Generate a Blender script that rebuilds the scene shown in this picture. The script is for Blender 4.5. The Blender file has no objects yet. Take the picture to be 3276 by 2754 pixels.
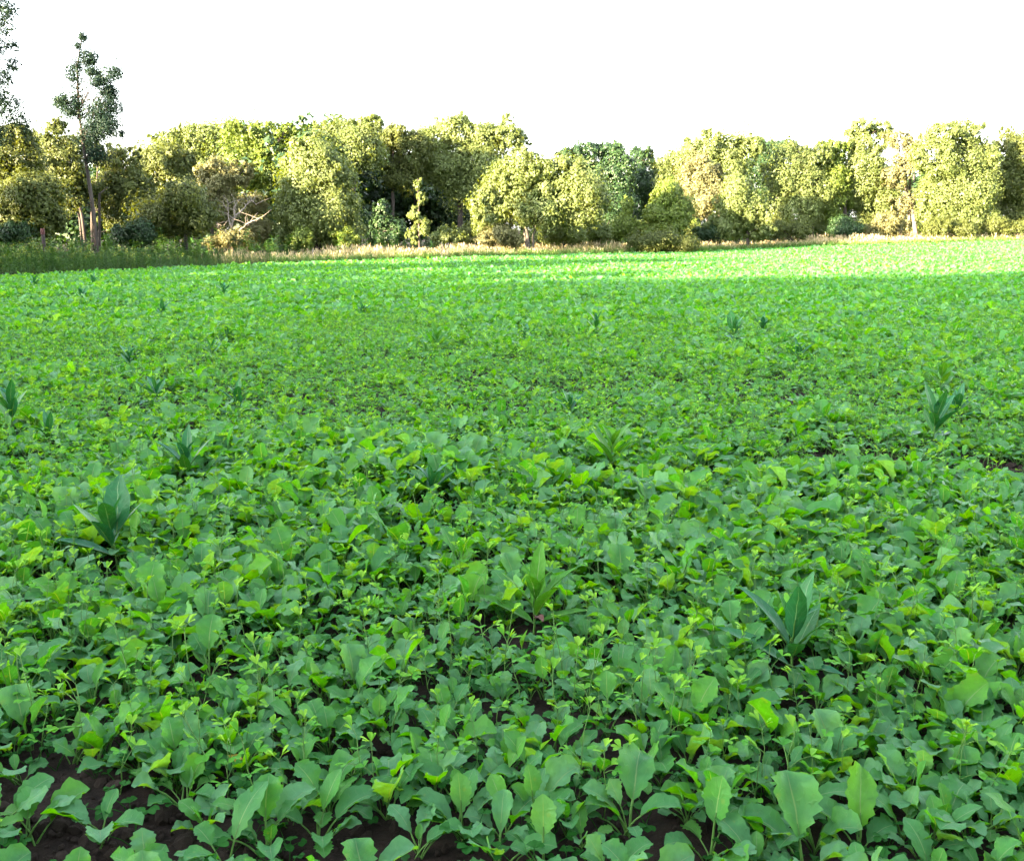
import bpy, math, random
import numpy as np
from mathutils import Vector, Matrix, Euler

SC = bpy.context.scene
COL = SC.collection
R = math.radians

# ------------------------------------------------------------------ camera
F = 3150.0            # focal length in photograph pixels (3276 x 2754)
CX, CY = 1638.0, 1377.0
EYE = 1.40
HORIZON = 735.0
PITCH = math.atan((CY - HORIZON) / F)
cam = bpy.data.cameras.new('camera')
cam.sensor_width = 36.0
cam.lens = F / 3276.0 * 36.0
cam.clip_start = 0.05
cam.clip_end = 3000
camo = bpy.data.objects.new('camera', cam)
COL.objects.link(camo)
camo.location = (0, 0, EYE)
camo.rotation_euler = (R(90) - PITCH, 0, 0)
SC.camera = camo

# ------------------------------------------------------------------ light
SUN_EL = R(12.5)
LDIR = (0.82, 0.572)                     # direction the light travels over the ground (x right, y away)
SUN_AZ = math.atan2(-LDIR[0], -LDIR[1])  # compass bearing of the sun, clockwise from +y
world = bpy.data.worlds.new('World')
SC.world = world
world.use_nodes = True
wn, wl = world.node_tree.nodes, world.node_tree.links
wn.clear()
sky = wn.new('ShaderNodeTexSky')
sky.sky_type = 'NISHITA'
sky.sun_disc = False
sky.sun_elevation = SUN_EL
sky.sun_rotation = SUN_AZ
sky.air_density = 1.0
sky.dust_density = 2.0
sky.ozone_density = 1.0
hsv = wn.new('ShaderNodeHueSaturation')
hsv.inputs['Saturation'].default_value = 0.35
hsv.inputs['Value'].default_value = 1.0
bg = wn.new('ShaderNodeBackground')
bg.inputs['Strength'].default_value = 0.10
wo = wn.new('ShaderNodeOutputWorld')
wl.new(sky.outputs[0], hsv.inputs['Color'])
wl.new(hsv.outputs[0], bg.inputs[0])
wl.new(bg.outputs[0], wo.inputs[0])

sun = bpy.data.lights.new('sun', 'SUN')
sun.energy = 5.0
sun.angle = R(0.53)
sun.color = (1.0, 0.75, 0.47)
suno = bpy.data.objects.new('sun', sun)
COL.objects.link(suno)
d = Vector((LDIR[0] * math.cos(SUN_EL), LDIR[1] * math.cos(SUN_EL), -math.sin(SUN_EL)))
suno.rotation_euler = d.to_track_quat('-Z', 'Y').to_euler()
suno.location = (-30, -30, 30)

SC.view_settings.view_transform = 'Standard'
SC.view_settings.look = 'None'
SC.view_settings.exposure = 4.25
SC.view_settings.gamma = 1.0
SC.view_settings.use_curve_mapping = False
SC.cycles.use_denoising = True
SC.cycles.max_bounces = 3
SC.cycles.diffuse_bounces = 2
SC.cycles.glossy_bounces = 2
SC.cycles.transmission_bounces = 2
SC.cycles.transparent_max_bounces = 4
SC.cycles.caustics_reflective = False
SC.cycles.caustics_refractive = False

# ------------------------------------------------------------------ helpers
def smooth(a, b, x):
    t = np.clip((np.asarray(x, float) - a) / (b - a), 0, 1)
    return t * t * (3 - 2 * t)

def terrain(x, y):
    x = np.asarray(x, float); y = np.asarray(y, float)
    z = 0.55 * smooth(5, 35, x) * smooth(25, 70, y)
    z = z + 0.035 * np.sin(x * 0.21 + 1.3) * np.sin(y * 0.17 + 0.4) * smooth(5, 20, y)
    return z

def ray(px, py):
    c, s = math.cos(PITCH), math.sin(PITCH)
    u = (px - CX) / F; v = -(py - CY) / F
    return np.array([u, c + v * s, -s + v * c])

def at(px, py, Y):
    """world point seen at photograph pixel (px, py) at ground distance Y"""
    r = ray(px, py); t = Y / r[1]
    return np.array([r[0] * t, Y, EYE + r[2] * t])

def on_plane(px, py, z=0.15):
    r = ray(px, py); t = (z - EYE) / r[2]
    return r[0] * t, r[1] * t

EDGE_PX = [-900, 0, 300, 600, 900, 1500, 2000, 2500, 3276, 4200]
EDGE_Y = [20, 27.2, 30, 34, 39, 46, 54, 61, 68, 71]
EDGE_B = [(p - CX) / F for p in EDGE_PX]
def edge(x, y):
    return np.interp(np.asarray(x) / np.maximum(np.asarray(y), 0.1), EDGE_B, EDGE_Y)
def edge_px(px):
    return float(np.interp(px, EDGE_PX, EDGE_Y))

def noise2(x, y, seed=0, scale=1.0):
    x = np.asarray(x, float) / scale; y = np.asarray(y, float) / scale
    xi = np.floor(x).astype(np.int64); yi = np.floor(y).astype(np.int64)
    fx = x - xi; fy = y - yi
    fx = fx * fx * (3 - 2 * fx); fy = fy * fy * (3 - 2 * fy)
    def h(a, b):
        n = (a * 374761393 + b * 668265263 + seed * 982451653) & 0x7fffffff
        n = ((n ^ (n >> 13)) * 1274126177) & 0x7fffffff
        return ((n ^ (n >> 16)) & 0xffff) / 65535.0
    return (h(xi, yi) * (1 - fx) + h(xi + 1, yi) * fx) * (1 - fy) + (h(xi, yi + 1) * (1 - fx) + h(xi + 1, yi + 1) * fx) * fy

class Geo:
    """accumulates vertices, quads, triangles, uvs and a tint per vertex"""
    def __init__(self):
        self.v = []; self.f3 = []; self.f4 = []; self.uv = []; self.t = []; self.n = 0
        self.m3 = []; self.m4 = []
    def add(self, v, f4=None, f3=None, uv=None, tint=0.5, mat=0):
        v = np.asarray(v, float).reshape(-1, 3); k = len(v)
        self.v.append(v)
        self.uv.append(np.zeros((k, 2)) + 0.25 if uv is None else np.asarray(uv, float))
        self.t.append(np.full(k, tint) if np.isscalar(tint) else np.asarray(tint, float))
        if f4 is not None and len(f4):
            f4 = np.asarray(f4, int); self.f4.append(f4 + self.n); self.m4.append(np.full(len(f4), mat))
        if f3 is not None and len(f3):
            f3 = np.asarray(f3, int); self.f3.append(f3 + self.n); self.m3.append(np.full(len(f3), mat))
        self.n += k
        return self
    def join(self, g, M=None, tint=None, dt=0.0):
        for_v = np.concatenate(g.v)
        if M is not None:
            A = np.array(M); for_v = for_v @ A[:3, :3].T + A[:3, 3]
        self.v.append(for_v); self.uv.append(np.concatenate(g.uv))
        t = np.concatenate(g.t) + dt
        self.t.append(t if tint is None else np.full(len(t), tint))
        for a, m in zip(g.f4, g.m4): self.f4.append(a + self.n); self.m4.append(m)
        for a, m in zip(g.f3, g.m3): self.f3.append(a + self.n); self.m3.append(m)
        self.n += len(for_v)
    def mesh(self, name, mats, smooth_shade=True):
        me = bpy.data.meshes.new(name)
        v = np.concatenate(self.v)
        f4 = np.concatenate(self.f4) if self.f4 else np.zeros((0, 4), int)
        f3 = np.concatenate(self.f3) if self.f3 else np.zeros((0, 3), int)
        m = np.concatenate(self.m4 + self.m3) if (self.m4 or self.m3) else np.zeros(0, int)
        li = np.concatenate([f4.ravel(), f3.ravel()])
        ls = np.concatenate([np.arange(len(f4)) * 4, len(f4) * 4 + np.arange(len(f3)) * 3])
        me.vertices.add(len(v)); me.vertices.foreach_set('co', v.astype(np.float32).ravel())
        me.loops.add(len(li)); me.loops.foreach_set('vertex_index', li.astype(np.int32))
        me.polygons.add(len(ls)); me.polygons.foreach_set('loop_start', ls.astype(np.int32))
        for mt in (mats if isinstance(mats, (list, tuple)) else [mats]): me.materials.append(mt)
        me.polygons.foreach_set('material_index', m.astype(np.int32))
        if smooth_shade: me.polygons.foreach_set('use_smooth', np.ones(len(ls), bool))
        uv = me.uv_layers.new(name='UVMap')
        uv.data.foreach_set('uv', np.concatenate(self.uv)[li].astype(np.float32).ravel())
        at_ = me.attributes.new('tint', 'FLOAT', 'POINT')
        at_.data.foreach_set('value', np.concatenate(self.t).astype(np.float32))
        me.update(calc_edges=True)
        return me

def tube(g, path, rad, sides=6, tint=0.5, mat=0, cap=True):
    path = np.asarray(path, float); n = len(path)
    rad = np.asarray(rad, float) if not np.isscalar(rad) else np.full(n, rad)
    tan = np.gradient(path, axis=0); tan /= np.linalg.norm(tan, axis=1)[:, None] + 1e-9
    ref = np.array([0.31, 0.87, 0.38]); ref /= np.linalg.norm(ref)
    a = np.cross(tan, ref); a /= np.linalg.norm(a, axis=1)[:, None] + 1e-9
    b = np.cross(tan, a)
    th = np.arange(sides) * 2 * math.pi / sides
    v = path[:, None] + rad[:, None, None] * (np.cos(th)[None, :, None] * a[:, None] + np.sin(th)[None, :, None] * b[:, None])
    i = np.arange(n - 1)[:, None] * sides; j = np.arange(sides)[None]; k = (j + 1) % sides
    f = np.stack([i + j, i + k, i + sides + k, i + sides + j], -1).reshape(-1, 4)
    vv = v.reshape(-1, 3); f3 = None
    if cap:
        vv = np.concatenate([vv, path[-1:]]); e = (n - 1) * sides
        f3 = [[e + q, e + (q + 1) % sides, n * sides] for q in range(sides)]
    g.add(vv, f4=f, f3=f3, tint=tint, mat=mat)
    return g

def obj(name, me, parent=None, loc=(0, 0, 0), rot=(0, 0, 0), scale=1.0):
    o = bpy.data.objects.new(name, me)
    COL.objects.link(o)
    if parent is not None: o.parent = parent
    o.location = loc; o.rotation_euler = rot
    o.scale = (scale,) * 3 if np.isscalar(scale) else scale
    return o

def tag(o, label=None, cat=None, group=None, kind=None):
    if label: o['label'] = label
    if cat: o['category'] = cat
    if group: o['group'] = group
    if kind: o['kind'] = kind
    return o

def thing(name, label, cat, loc=(0, 0, 0), rz=0.0, group=None, scale=1.0):
    o = obj(name, None, None, loc, (0, 0, rz), scale)
    o.empty_display_size = 0.1
    return tag(o, label, cat, group)

# ------------------------------------------------------------------ materials
def mat_new(name):
    m = bpy.data.materials.new(name); m.use_nodes = True
    nt = m.node_tree; nt.nodes.clear()
    return m, nt.nodes, nt.links

def N(nodes, kind, **kw):
    n = nodes.new(kind)
    for k, v in kw.items(): setattr(n, k, v)
    return n

def math_node(nodes, links, op, a, b=None, c=None, clamp=False):
    n = nodes.new('ShaderNodeMath'); n.operation = op; n.use_clamp = clamp
    for i, x in enumerate((a, b, c)):
        if x is None: continue
        if isinstance(x, (int, float)): n.inputs[i].default_value = x
        else: links.new(x, n.inputs[i])
    return n.outputs[0]

def mixc(nodes, links, fac, a, b, mode='MIX'):
    n = nodes.new('ShaderNodeMix'); n.data_type = 'RGBA'; n.blend_type = mode
    for sock, x in ((n.inputs[0], fac), (n.inputs[6], a), (n.inputs[7], b)):
        if isinstance(x, (int, float)): sock.default_value = x
        elif isinstance(x, tuple): sock.default_value = (*x, 1)
        else: links.new(x, sock)
    return n.outputs[2]

def leaf_material(name, cols, trans=0.35, tcol=(1.3, 1.15, 0.35), rough=0.45, spec=0.5, veins=False, rand=0.4, rib=(0.22, 0.33, 0.16), back=None):
    """tint attribute + object random pick a colour along a ramp; veins from the leaf's own uv"""
    m, ns, ls = mat_new(name)
    att = N(ns, 'ShaderNodeAttribute', attribute_name='tint')
    oi = N(ns, 'ShaderNodeObjectInfo')
    t = math_node(ns, ls, 'MULTIPLY_ADD', oi.outputs['Random'], rand, att.outputs['Fac'])
    t = math_node(ns, ls, 'SUBTRACT', t, rand / 2)
    ramp = N(ns, 'ShaderNodeValToRGB')
    el = ramp.color_ramp.elements
    while len(el) < len(cols): el.new(0.5)
    for i, c in enumerate(cols):
        el[i].position = i / (len(cols) - 1); el[i].color = (*c, 1)
    ls.new(t, ramp.inputs[0])
    col = ramp.outputs[0]
    bump = None
    if veins:
        uv = N(ns, 'ShaderNodeUVMap', uv_map='UVMap')
        sep = N(ns, 'ShaderNodeSeparateXYZ'); ls.new(uv.outputs[0], sep.inputs[0])
        u = math_node(ns, ls, 'ABSOLUTE', math_node(ns, ls, 'SUBTRACT', sep.outputs[0], 0.5))
        v = sep.outputs[1]
        wid = math_node(ns, ls, 'MULTIPLY_ADD', v, -0.030, 0.040)
        midrib = math_node(ns, ls, 'SUBTRACT', 1.0, math_node(ns, ls, 'DIVIDE', u, wid), clamp=True)
        midrib = math_node(ns, ls, 'MULTIPLY', midrib, 2.2, clamp=True)
        # side veins leaving the midrib at an angle
        nw = N(ns, 'ShaderNodeTexNoise'); nw.inputs['Scale'].default_value = 22; nw.inputs['Detail'].default_value = 2
        tcw = N(ns, 'ShaderNodeTexCoord'); ls.new(tcw.outputs['Object'], nw.inputs['Vector'])
        q = math_node(ns, ls, 'MULTIPLY_ADD', u, -0.55, math_node(ns, ls, 'MULTIPLY_ADD', nw.outputs[0], 0.7, v))
        s = math_node(ns, ls, 'ABSOLUTE', math_node(ns, ls, 'SUBTRACT', math_node(ns, ls, 'FRACT', math_node(ns, ls, 'MULTIPLY', q, 5.5)), 0.5))
        side = math_node(ns, ls, 'SUBTRACT', 1.0, math_node(ns, ls, 'MULTIPLY', s, 9.0), clamp=True)
        side = math_node(ns, ls, 'MULTIPLY', side, 0.15)
        noi = N(ns, 'ShaderNodeTexNoise'); noi.inputs['Scale'].default_value = 48; noi.inputs['Detail'].default_value = 3
        tc = N(ns, 'ShaderNodeTexCoord'); ls.new(tc.outputs['Object'], noi.inputs['Vector'])
        mott = math_node(ns, ls, 'MULTIPLY_ADD', noi.outputs[0], 0.9, 0.55)
        col = mixc(ns, ls, 1.0, col, mott, 'MULTIPLY')
        fl = N(ns, 'ShaderNodeTexNoise'); fl.inputs['Scale'].default_value = 38; fl.inputs['Detail'].default_value = 4
        ls.new(tcw.outputs['Object'], fl.inputs['Vector'])
        fleck = math_node(ns, ls, 'MULTIPLY', math_node(ns, ls, 'SUBTRACT', fl.outputs[0], 0.64), 7.0, clamp=True)
        col = mixc(ns, ls, math_node(ns, ls, 'MULTIPLY', fleck, 0.7), col, (0.20, 0.24, 0.04))
        col = mixc(ns, ls, side, col, rib)
        col = mixc(ns, ls, midrib, col, rib)
        bm = N(ns, 'ShaderNodeBump'); bm.inputs['Strength'].default_value = 0.55; bm.inputs['Distance'].default_value = 0.004
        hgt = math_node(ns, ls, 'ADD', math_node(ns, ls, 'MULTIPLY', side, -1.2), math_node(ns, ls, 'MULTIPLY', noi.outputs[0], 1.2))
        ls.new(hgt, bm.inputs['Height']); bump = bm.outputs[0]
    if back:
        geo = N(ns, 'ShaderNodeNewGeometry')
        bc = mixc(ns, ls, 0.55, col, back)
        col = mixc(ns, ls, geo.outputs['Backfacing'], col, bc)
    p = N(ns, 'ShaderNodeBsdfPrincipled')
    p.inputs['Roughness'].default_value = rough
    p.inputs['Specular IOR Level'].default_value = spec
    ls.new(col, p.inputs['Base Color'])
    tr = N(ns, 'ShaderNodeBsdfTranslucent')
    tcn = mixc(ns, ls, 1.0, col, tcol, 'MULTIPLY'); ls.new(tcn, tr.inputs['Color'])
    if bump is not None: ls.new(bump, p.inputs['Normal'])
    mx = N(ns, 'ShaderNodeMixShader'); mx.inputs[0].default_value = trans
    ls.new(p.outputs[0], mx.inputs[1]); ls.new(tr.outputs[0], mx.inputs[2])
    out = N(ns, 'ShaderNodeOutputMaterial'); ls.new(mx.outputs[0], out.inputs[0])
    return m

def rough_material(name, c1, c2, scale=6.0, rough=0.9, bump=0.4, dist=0.02, stretch=(1, 1, 1), c3=None):
    m, ns, ls = mat_new(name)
    tc = N(ns, 'ShaderNodeTexCoord')
    mp = N(ns, 'ShaderNodeMapping'); mp.inputs['Scale'].default_value = stretch
    ls.new(tc.outputs['Object'], mp.inputs[0])
    no = N(ns, 'ShaderNodeTexNoise'); no.inputs['Scale'].default_value = scale; no.inputs['Detail'].default_value = 8; no.inputs['Roughness'].default_value = 0.65
    ls.new(mp.outputs[0], no.inputs['Vector'])
    rp = N(ns, 'ShaderNodeValToRGB')
    rp.color_ramp.elements[0].position = 0.32; rp.color_ramp.elements[0].color = (*c1, 1)
    rp.color_ramp.elements[1].position = 0.68; rp.color_ramp.elements[1].color = (*c2, 1)
    ls.new(no.outputs[0], rp.inputs[0])
    col = rp.outputs[0]
    if c3:
        n2 = N(ns, 'ShaderNodeTexNoise'); n2.inputs['Scale'].default_value = scale * 0.07; n2.inputs['Detail'].default_value = 3
        ls.new(mp.outputs[0], n2.inputs['Vector'])
        f = math_node(ns, ls, 'MULTIPLY_ADD', n2.outputs[0], 3.0, -1.1, clamp=True)
        col = mixc(ns, ls, f, col, c3)
    p = N(ns, 'ShaderNodeBsdfPrincipled'); p.inputs['Roughness'].default_value = rough
    p.inputs['Specular IOR Level'].default_value = 0.12
    ls.new(col, p.inputs['Base Color'])
    b = N(ns, 'ShaderNodeBump'); b.inputs['Strength'].default_value = bump; b.inputs['Distance'].default_value = dist
    ls.new(no.outputs[0], b.inputs['Height']); ls.new(b.outputs[0], p.inputs['Normal'])
    out = N(ns, 'ShaderNodeOutputMaterial'); ls.new(p.outputs[0], out.inputs[0])
    return m

M = {}
M['crop'] = leaf_material('crop_leaf', [(0.120, 0.300, 0.150), (0.046, 0.200, 0.062), (0.034, 0.185, 0.028), (0.060, 0.255, 0.014), (0.095, 0.305, 0.007)],  # palest stop: waxy bloom, also painting in pale sky highlights
                          trans=0.50, tcol=(1.5, 1.3, 0.02), rough=0.40, spec=0.13, veins=True, rand=0.55, back=(0.07, 0.21, 0.09))
M['clover'] = leaf_material('clover_leaf', [(0.040, 0.195, 0.022), (0.075, 0.265, 0.022), (0.18, 0.38, 0.04)], trans=0.4, tcol=(1.5, 1.25, 0.04), rough=0.55, spec=0.12, rand=0.4)
M['clover_shade'] = leaf_material('shade_dark_clover_leaf', [(0.012, 0.075, 0.012), (0.020, 0.105, 0.014)], trans=0.3, tcol=(1.5, 1.25, 0.04), rough=0.6, spec=0.08, rand=0.4)  # clover green darkened so the gaps under the crop look shaded
M['milk'] = leaf_material('milkweed_leaf', [(0.016, 0.105, 0.060), (0.022, 0.125, 0.040), (0.036, 0.150, 0.026)], trans=0.22, tcol=(1.1, 1.2, 0.1), rough=0.40, spec=0.22, veins=True, rand=0.5, rib=(0.15, 0.26, 0.15))
M['milk_pale'] = leaf_material('pale_milkweed_leaf', [(0.034, 0.150, 0.030), (0.045, 0.175, 0.022), (0.065, 0.20, 0.02)], trans=0.4, tcol=(1.4, 1.2, 0.1), rough=0.45, spec=0.15, veins=True, rand=0.4, rib=(0.15, 0.26, 0.15))
M['stalk'] = leaf_material('stalk', [(0.06, 0.15, 0.03), (0.09, 0.20, 0.045)], trans=0.1, rough=0.5, spec=0.2)
M['withered'] = leaf_material('withered_leaf', [(0.07, 0.03, 0.032), (0.11, 0.05, 0.04)], trans=0.1, rough=0.8)
M['yellow'] = leaf_material('yellow_leaf', [(0.42, 0.28, 0.04), (0.5, 0.36, 0.06)], trans=0.2, rough=0.6)
M['soil'] = rough_material('soil', (0.006, 0.0045, 0.004), (0.024, 0.017, 0.014), scale=14, rough=0.95, bump=0.9, dist=0.03)
M['clod'] = rough_material('soil_clod', (0.012, 0.009, 0.0075), (0.055, 0.042, 0.036), scale=22, rough=0.95, bump=0.8, dist=0.01)
M['bark'] = rough_material('bark', (0.026, 0.022, 0.020), (0.080, 0.068, 0.060), scale=9, rough=0.9, bump=0.7, dist=0.03, stretch=(1, 1, 0.2))
M['pale_bark'] = rough_material('pale_bark', (0.08, 0.069, 0.058), (0.17, 0.152, 0.13), scale=9, rough=0.85, bump=0.5, dist=0.02, stretch=(1, 1, 0.2))
M['weathered'] = rough_material('weathered_wood', (0.10, 0.088, 0.078), (0.22, 0.195, 0.17), scale=30, rough=0.85, bump=0.4, dist=0.004, stretch=(1, 1, 0.15))
M['dark_wood'] = rough_material('dark_wood', (0.02, 0.018, 0.018), (0.05, 0.04, 0.04), scale=30, rough=0.85, stretch=(1, 1, 0.15))
M['red_cap'] = rough_material('red_paint', (0.040, 0.016, 0.016), (0.07, 0.026, 0.024), scale=30, rough=0.6)
TC = (1.3, 1.2, 0.12)
M['t_light'] = leaf_material('light_green_foliage', [(0.085, 0.122, 0.034), (0.116, 0.158, 0.048), (0.150, 0.192, 0.068)], trans=0.4, tcol=TC, rough=0.5, spec=0.35, rand=0.1)
M['t_yellow'] = leaf_material('yellow_green_foliage', [(0.070, 0.112, 0.016), (0.098, 0.148, 0.022), (0.134, 0.186, 0.034)], trans=0.32, tcol=TC, rough=0.5, spec=0.35, rand=0.1)
M['t_olive'] = leaf_material('olive_foliage', [(0.050, 0.070, 0.018), (0.074, 0.097, 0.024), (0.104, 0.128, 0.034)], trans=0.36, tcol=TC, rough=0.55, spec=0.3, rand=0.1)
M['t_dark'] = leaf_material('dark_shaded_foliage', [(0.012, 0.034, 0.014), (0.020, 0.052, 0.017), (0.038, 0.076, 0.020)], trans=0.25, tcol=TC, rough=0.5, spec=0.35, rand=0.1)  # kept extra dark: shade of the gap and notch put into the colour
M['t_tan'] = leaf_material('tan_foliage', [(0.100, 0.104, 0.042), (0.130, 0.134, 0.055), (0.160, 0.158, 0.072)], trans=0.25, tcol=TC, rough=0.6, spec=0.3, rand=0.1)
M['t_aspen'] = leaf_material('shade_dark_aspen_foliage', [(0.006, 0.018, 0.016), (0.011, 0.027, 0.018), (0.022, 0.042, 0.017)], trans=0.2, tcol=TC, rough=0.6, spec=0.1, rand=0.1)  # shade put into the colour: crowns stand in sun but read dark
M['weed'] = leaf_material('weed_leaf', [(0.016, 0.060, 0.012), (0.030, 0.095, 0.014), (0.070, 0.140, 0.016)], trans=0.3, tcol=TC, rough=0.5, spec=0.35, rand=0.7)
M['goldenrod'] = leaf_material('goldenrod_bloom', [(0.060, 0.110, 0.012), (0.13, 0.16, 0.015)], trans=0.2, rough=0.7)
M['grass'] = leaf_material('grass_blade', [(0.09, 0.15, 0.035), (0.20, 0.22, 0.08), (0.34, 0.31, 0.15)], trans=0.3, rough=0.6, spec=0.3, rand=0.6)
M['seed'] = leaf_material('grass_seed_head', [(0.34, 0.27, 0.16), (0.46, 0.39, 0.25)], trans=0.15, rough=0.8, spec=0.2, rand=0.5)
M['green_grass'] = leaf_material('green_grass_blade', [(0.035, 0.105, 0.018), (0.065, 0.150, 0.022), (0.11, 0.18, 0.03)], trans=0.3, rough=0.5, spec=0.35, rand=0.6)

# ------------------------------------------------------------------ ground
def build_ground():
    n = 170
    u = np.linspace(-1, 1, n)
    xs = np.sinh(u * 6.2) / np.sinh(6.2) * 900
    v = np.linspace(-0.72, 1, n + 60)
    ys = np.sinh(v * 6.2) / np.sinh(6.2) * 1000 + 3.0
    X, Y = np.meshgrid(xs, ys)
    Z = terrain(X, Y)
    near = 1 - smooth(6, 14, np.hypot(X, Y - 3))
    Z = Z + near * (0.05 * (noise2(X, Y, 3, 0.35) - 0.5) + 0.035 * (noise2(X, Y, 5, 0.11) - 0.5))
    g = Geo()
    r, c = X.shape
    i = np.arange(r - 1)[:, None] * c + np.arange(c - 1)[None]
    f = np.stack([i, i + 1, i + c + 1, i + c], -1).reshape(-1, 4)
    g.add(np.stack([X, Y, Z], -1), f4=f)
    o = obj('ground', g.mesh('ground', M['soil']))
    return tag(o, 'dark bare soil of the field', kind='structure')
ground = build_ground()

# ------------------------------------------------------------------ scattering of "stuff" with geometry nodes
def gn_group(col):
    ng = bpy.data.node_groups.new('scatter_' + col.name, 'GeometryNodeTree')
    ng.interface.new_socket('Geometry', in_out='INPUT', socket_type='NodeSocketGeometry')
    ng.interface.new_socket('Geometry', in_out='OUTPUT', socket_type='NodeSocketGeometry')
    n, l = ng.nodes, ng.links
    gi = n.new('NodeGroupInput'); go = n.new('NodeGroupOutput')
    ci = n.new('GeometryNodeCollectionInfo'); ci.inputs['Collection'].default_value = col
    ci.inputs['Separate Children'].default_value = True; ci.inputs['Reset Children'].default_value = True
    iop = n.new('GeometryNodeInstanceOnPoints'); iop.inputs['Pick Instance'].default_value = True
    def named(nm, ty):
        a = n.new('GeometryNodeInputNamedAttribute'); a.data_type = ty; a.inputs['Name'].default_value = nm
        return a.outputs['Attribute']
    e2r = n.new('FunctionNodeEulerToRotation')
    l.new(named('rot', 'FLOAT_VECTOR'), e2r.inputs[0])
    l.new(gi.outputs[0], iop.inputs['Points'])
    l.new(ci.outputs[0], iop.inputs['Instance'])
    l.new(named('pick', 'INT'), iop.inputs['Instance Index'])
    l.new(e2r.outputs[0], iop.inputs['Rotation'])
    l.new(named('size', 'FLOAT_VECTOR'), iop.inputs['Scale'])
    l.new(iop.outputs[0], go.inputs[0])
    return ng

def scatter(name, label, protos, pts, rot, size, pick, cat=None):
    col = bpy.data.collections.new(name + '_kinds')
    for k, me in enumerate(protos):
        o = bpy.data.objects.new('%s_kind_%02d' % (name, k), me); col.objects.link(o)
    me = bpy.data.meshes.new(name)
    n = len(pts)
    me.vertices.add(n); me.vertices.foreach_set('co', np.asarray(pts, np.float32).ravel())
    a = me.attributes.new('rot', 'FLOAT_VECTOR', 'POINT'); a.data.foreach_set('vector', np.asarray(rot, np.float32).ravel())
    size = np.asarray(size, np.float32)
    if size.ndim == 1: size = np.repeat(size[:, None], 3, 1)
    a = me.attributes.new('size', 'FLOAT_VECTOR', 'POINT'); a.data.foreach_set('vector', size.ravel())
    a = me.attributes.new('pick', 'INT', 'POINT'); a.data.foreach_set('value', np.asarray(pick, np.int32))
    o = obj(name, me)
    md = o.modifiers.new('scatter', 'NODES'); md.node_group = gn_group(col)
    tag(o, label, cat, kind='stuff')
    print('scatter', name, n)
    return o

# ------------------------------------------------------------------ crop leaves
def bent_leaf(rg, blade, width, petiole, th0, bend, cup, ruffle, teeth, lobes, nt=13, power=0.8, tip=0.6, twist=0.0, tint=0.5, pet_r=0.0032, us=(-1, -.55, 0, .55, 1)):
    """one leaf growing from the origin towards +x: stalk, then a blade along a bending midline"""
    g = Geo()
    npt = 5
    Ltot = petiole + blade
    s = np.concatenate([np.linspace(0, petiole, npt)[:-1], petiole + np.linspace(0, 1, nt) * blade])
    th = th0 - bend * (s / Ltot) ** 1.6
    ds = np.diff(s, prepend=0)
    px = np.cumsum(np.cos(th) * ds); pz = np.cumsum(np.sin(th) * ds)
    mid = np.stack([px, 0 * px, pz], -1)
    wob = np.cumsum(rg.normal(0, 0.05, len(s)) * ds); mid[:, 1] += wob
    b0 = npt - 1
    t = np.linspace(0, 1, nt)
    w = np.sin(math.pi * np.clip(t, 0, 1) ** power) ** tip
    w[0] = 0.07; w[-1] = 0.30 * w[-2]
    w = np.maximum(w, 0.06)
    if lobes > 0:
        lo = np.clip(1 - t / 0.42, 0, 1)
        w = w * (1 - 0.55 * lobes * lo * (np.arange(nt) % 2 == 0))
    half = width * 0.5
    us = np.asarray(us)
    tw = twist * t
    V = np.zeros((nt, len(us), 3)); UV = np.zeros((nt, len(us), 2))
    ph = rg.uniform(0, 6.28, 2); fr = rg.uniform(1.2, 2.6)
    for i in range(nt):
        c = mid[b0 + i]; a = th[b0 + i]
        tanv = np.array([math.cos(a), 0, math.sin(a)]); nor = np.array([-math.sin(a), 0, math.cos(a)]); sid = np.array([0, 1, 0.])
        for j, uu in enumerate(us):
            sd = 0 if uu < 0 else 1
            e = abs(uu)
            ww = w[i] * half
            jag = 1 + (teeth * ((0.8 if (i + sd) % 2 else -0.6) + rg.normal(0, .35)) if e == 1 and 0 < i < nt - 1 else 0)
            lat = uu * ww * jag
            up = cup * ww * e ** 1.5 + ruffle * half * e * e * math.sin(ph[sd] + fr * 6.28 * t[i]) * w[i]
            fold = tw[i]
            off = sid * (lat * math.cos(fold)) + nor * (up + lat * math.sin(fold)) + tanv * (-0.10 * half * e * (t[i] > .8))
            V[i, j] = c + off
            UV[i, j] = (0.5 + 0.5 * uu, t[i])
    m = len(us)
    i = np.arange(nt - 1)[:, None] * m + np.arange(m - 1)[None]
    f = np.stack([i, i + m, i + m + 1, i + 1], -1).reshape(-1, 4)[:, ::-1]
    g.add(V, f4=f, uv=UV.reshape(-1, 2), tint=tint)
    if petiole > 0.004:
        k = b0 + 3
        rad = np.linspace(1.25, 0.7, k + 1) * pet_r
        pp = mid[:k + 1].copy(); pp[b0:, 2] -= 0.002
        tube(g, pp, rad, 4, mat=1, cap=False)
    return g

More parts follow.
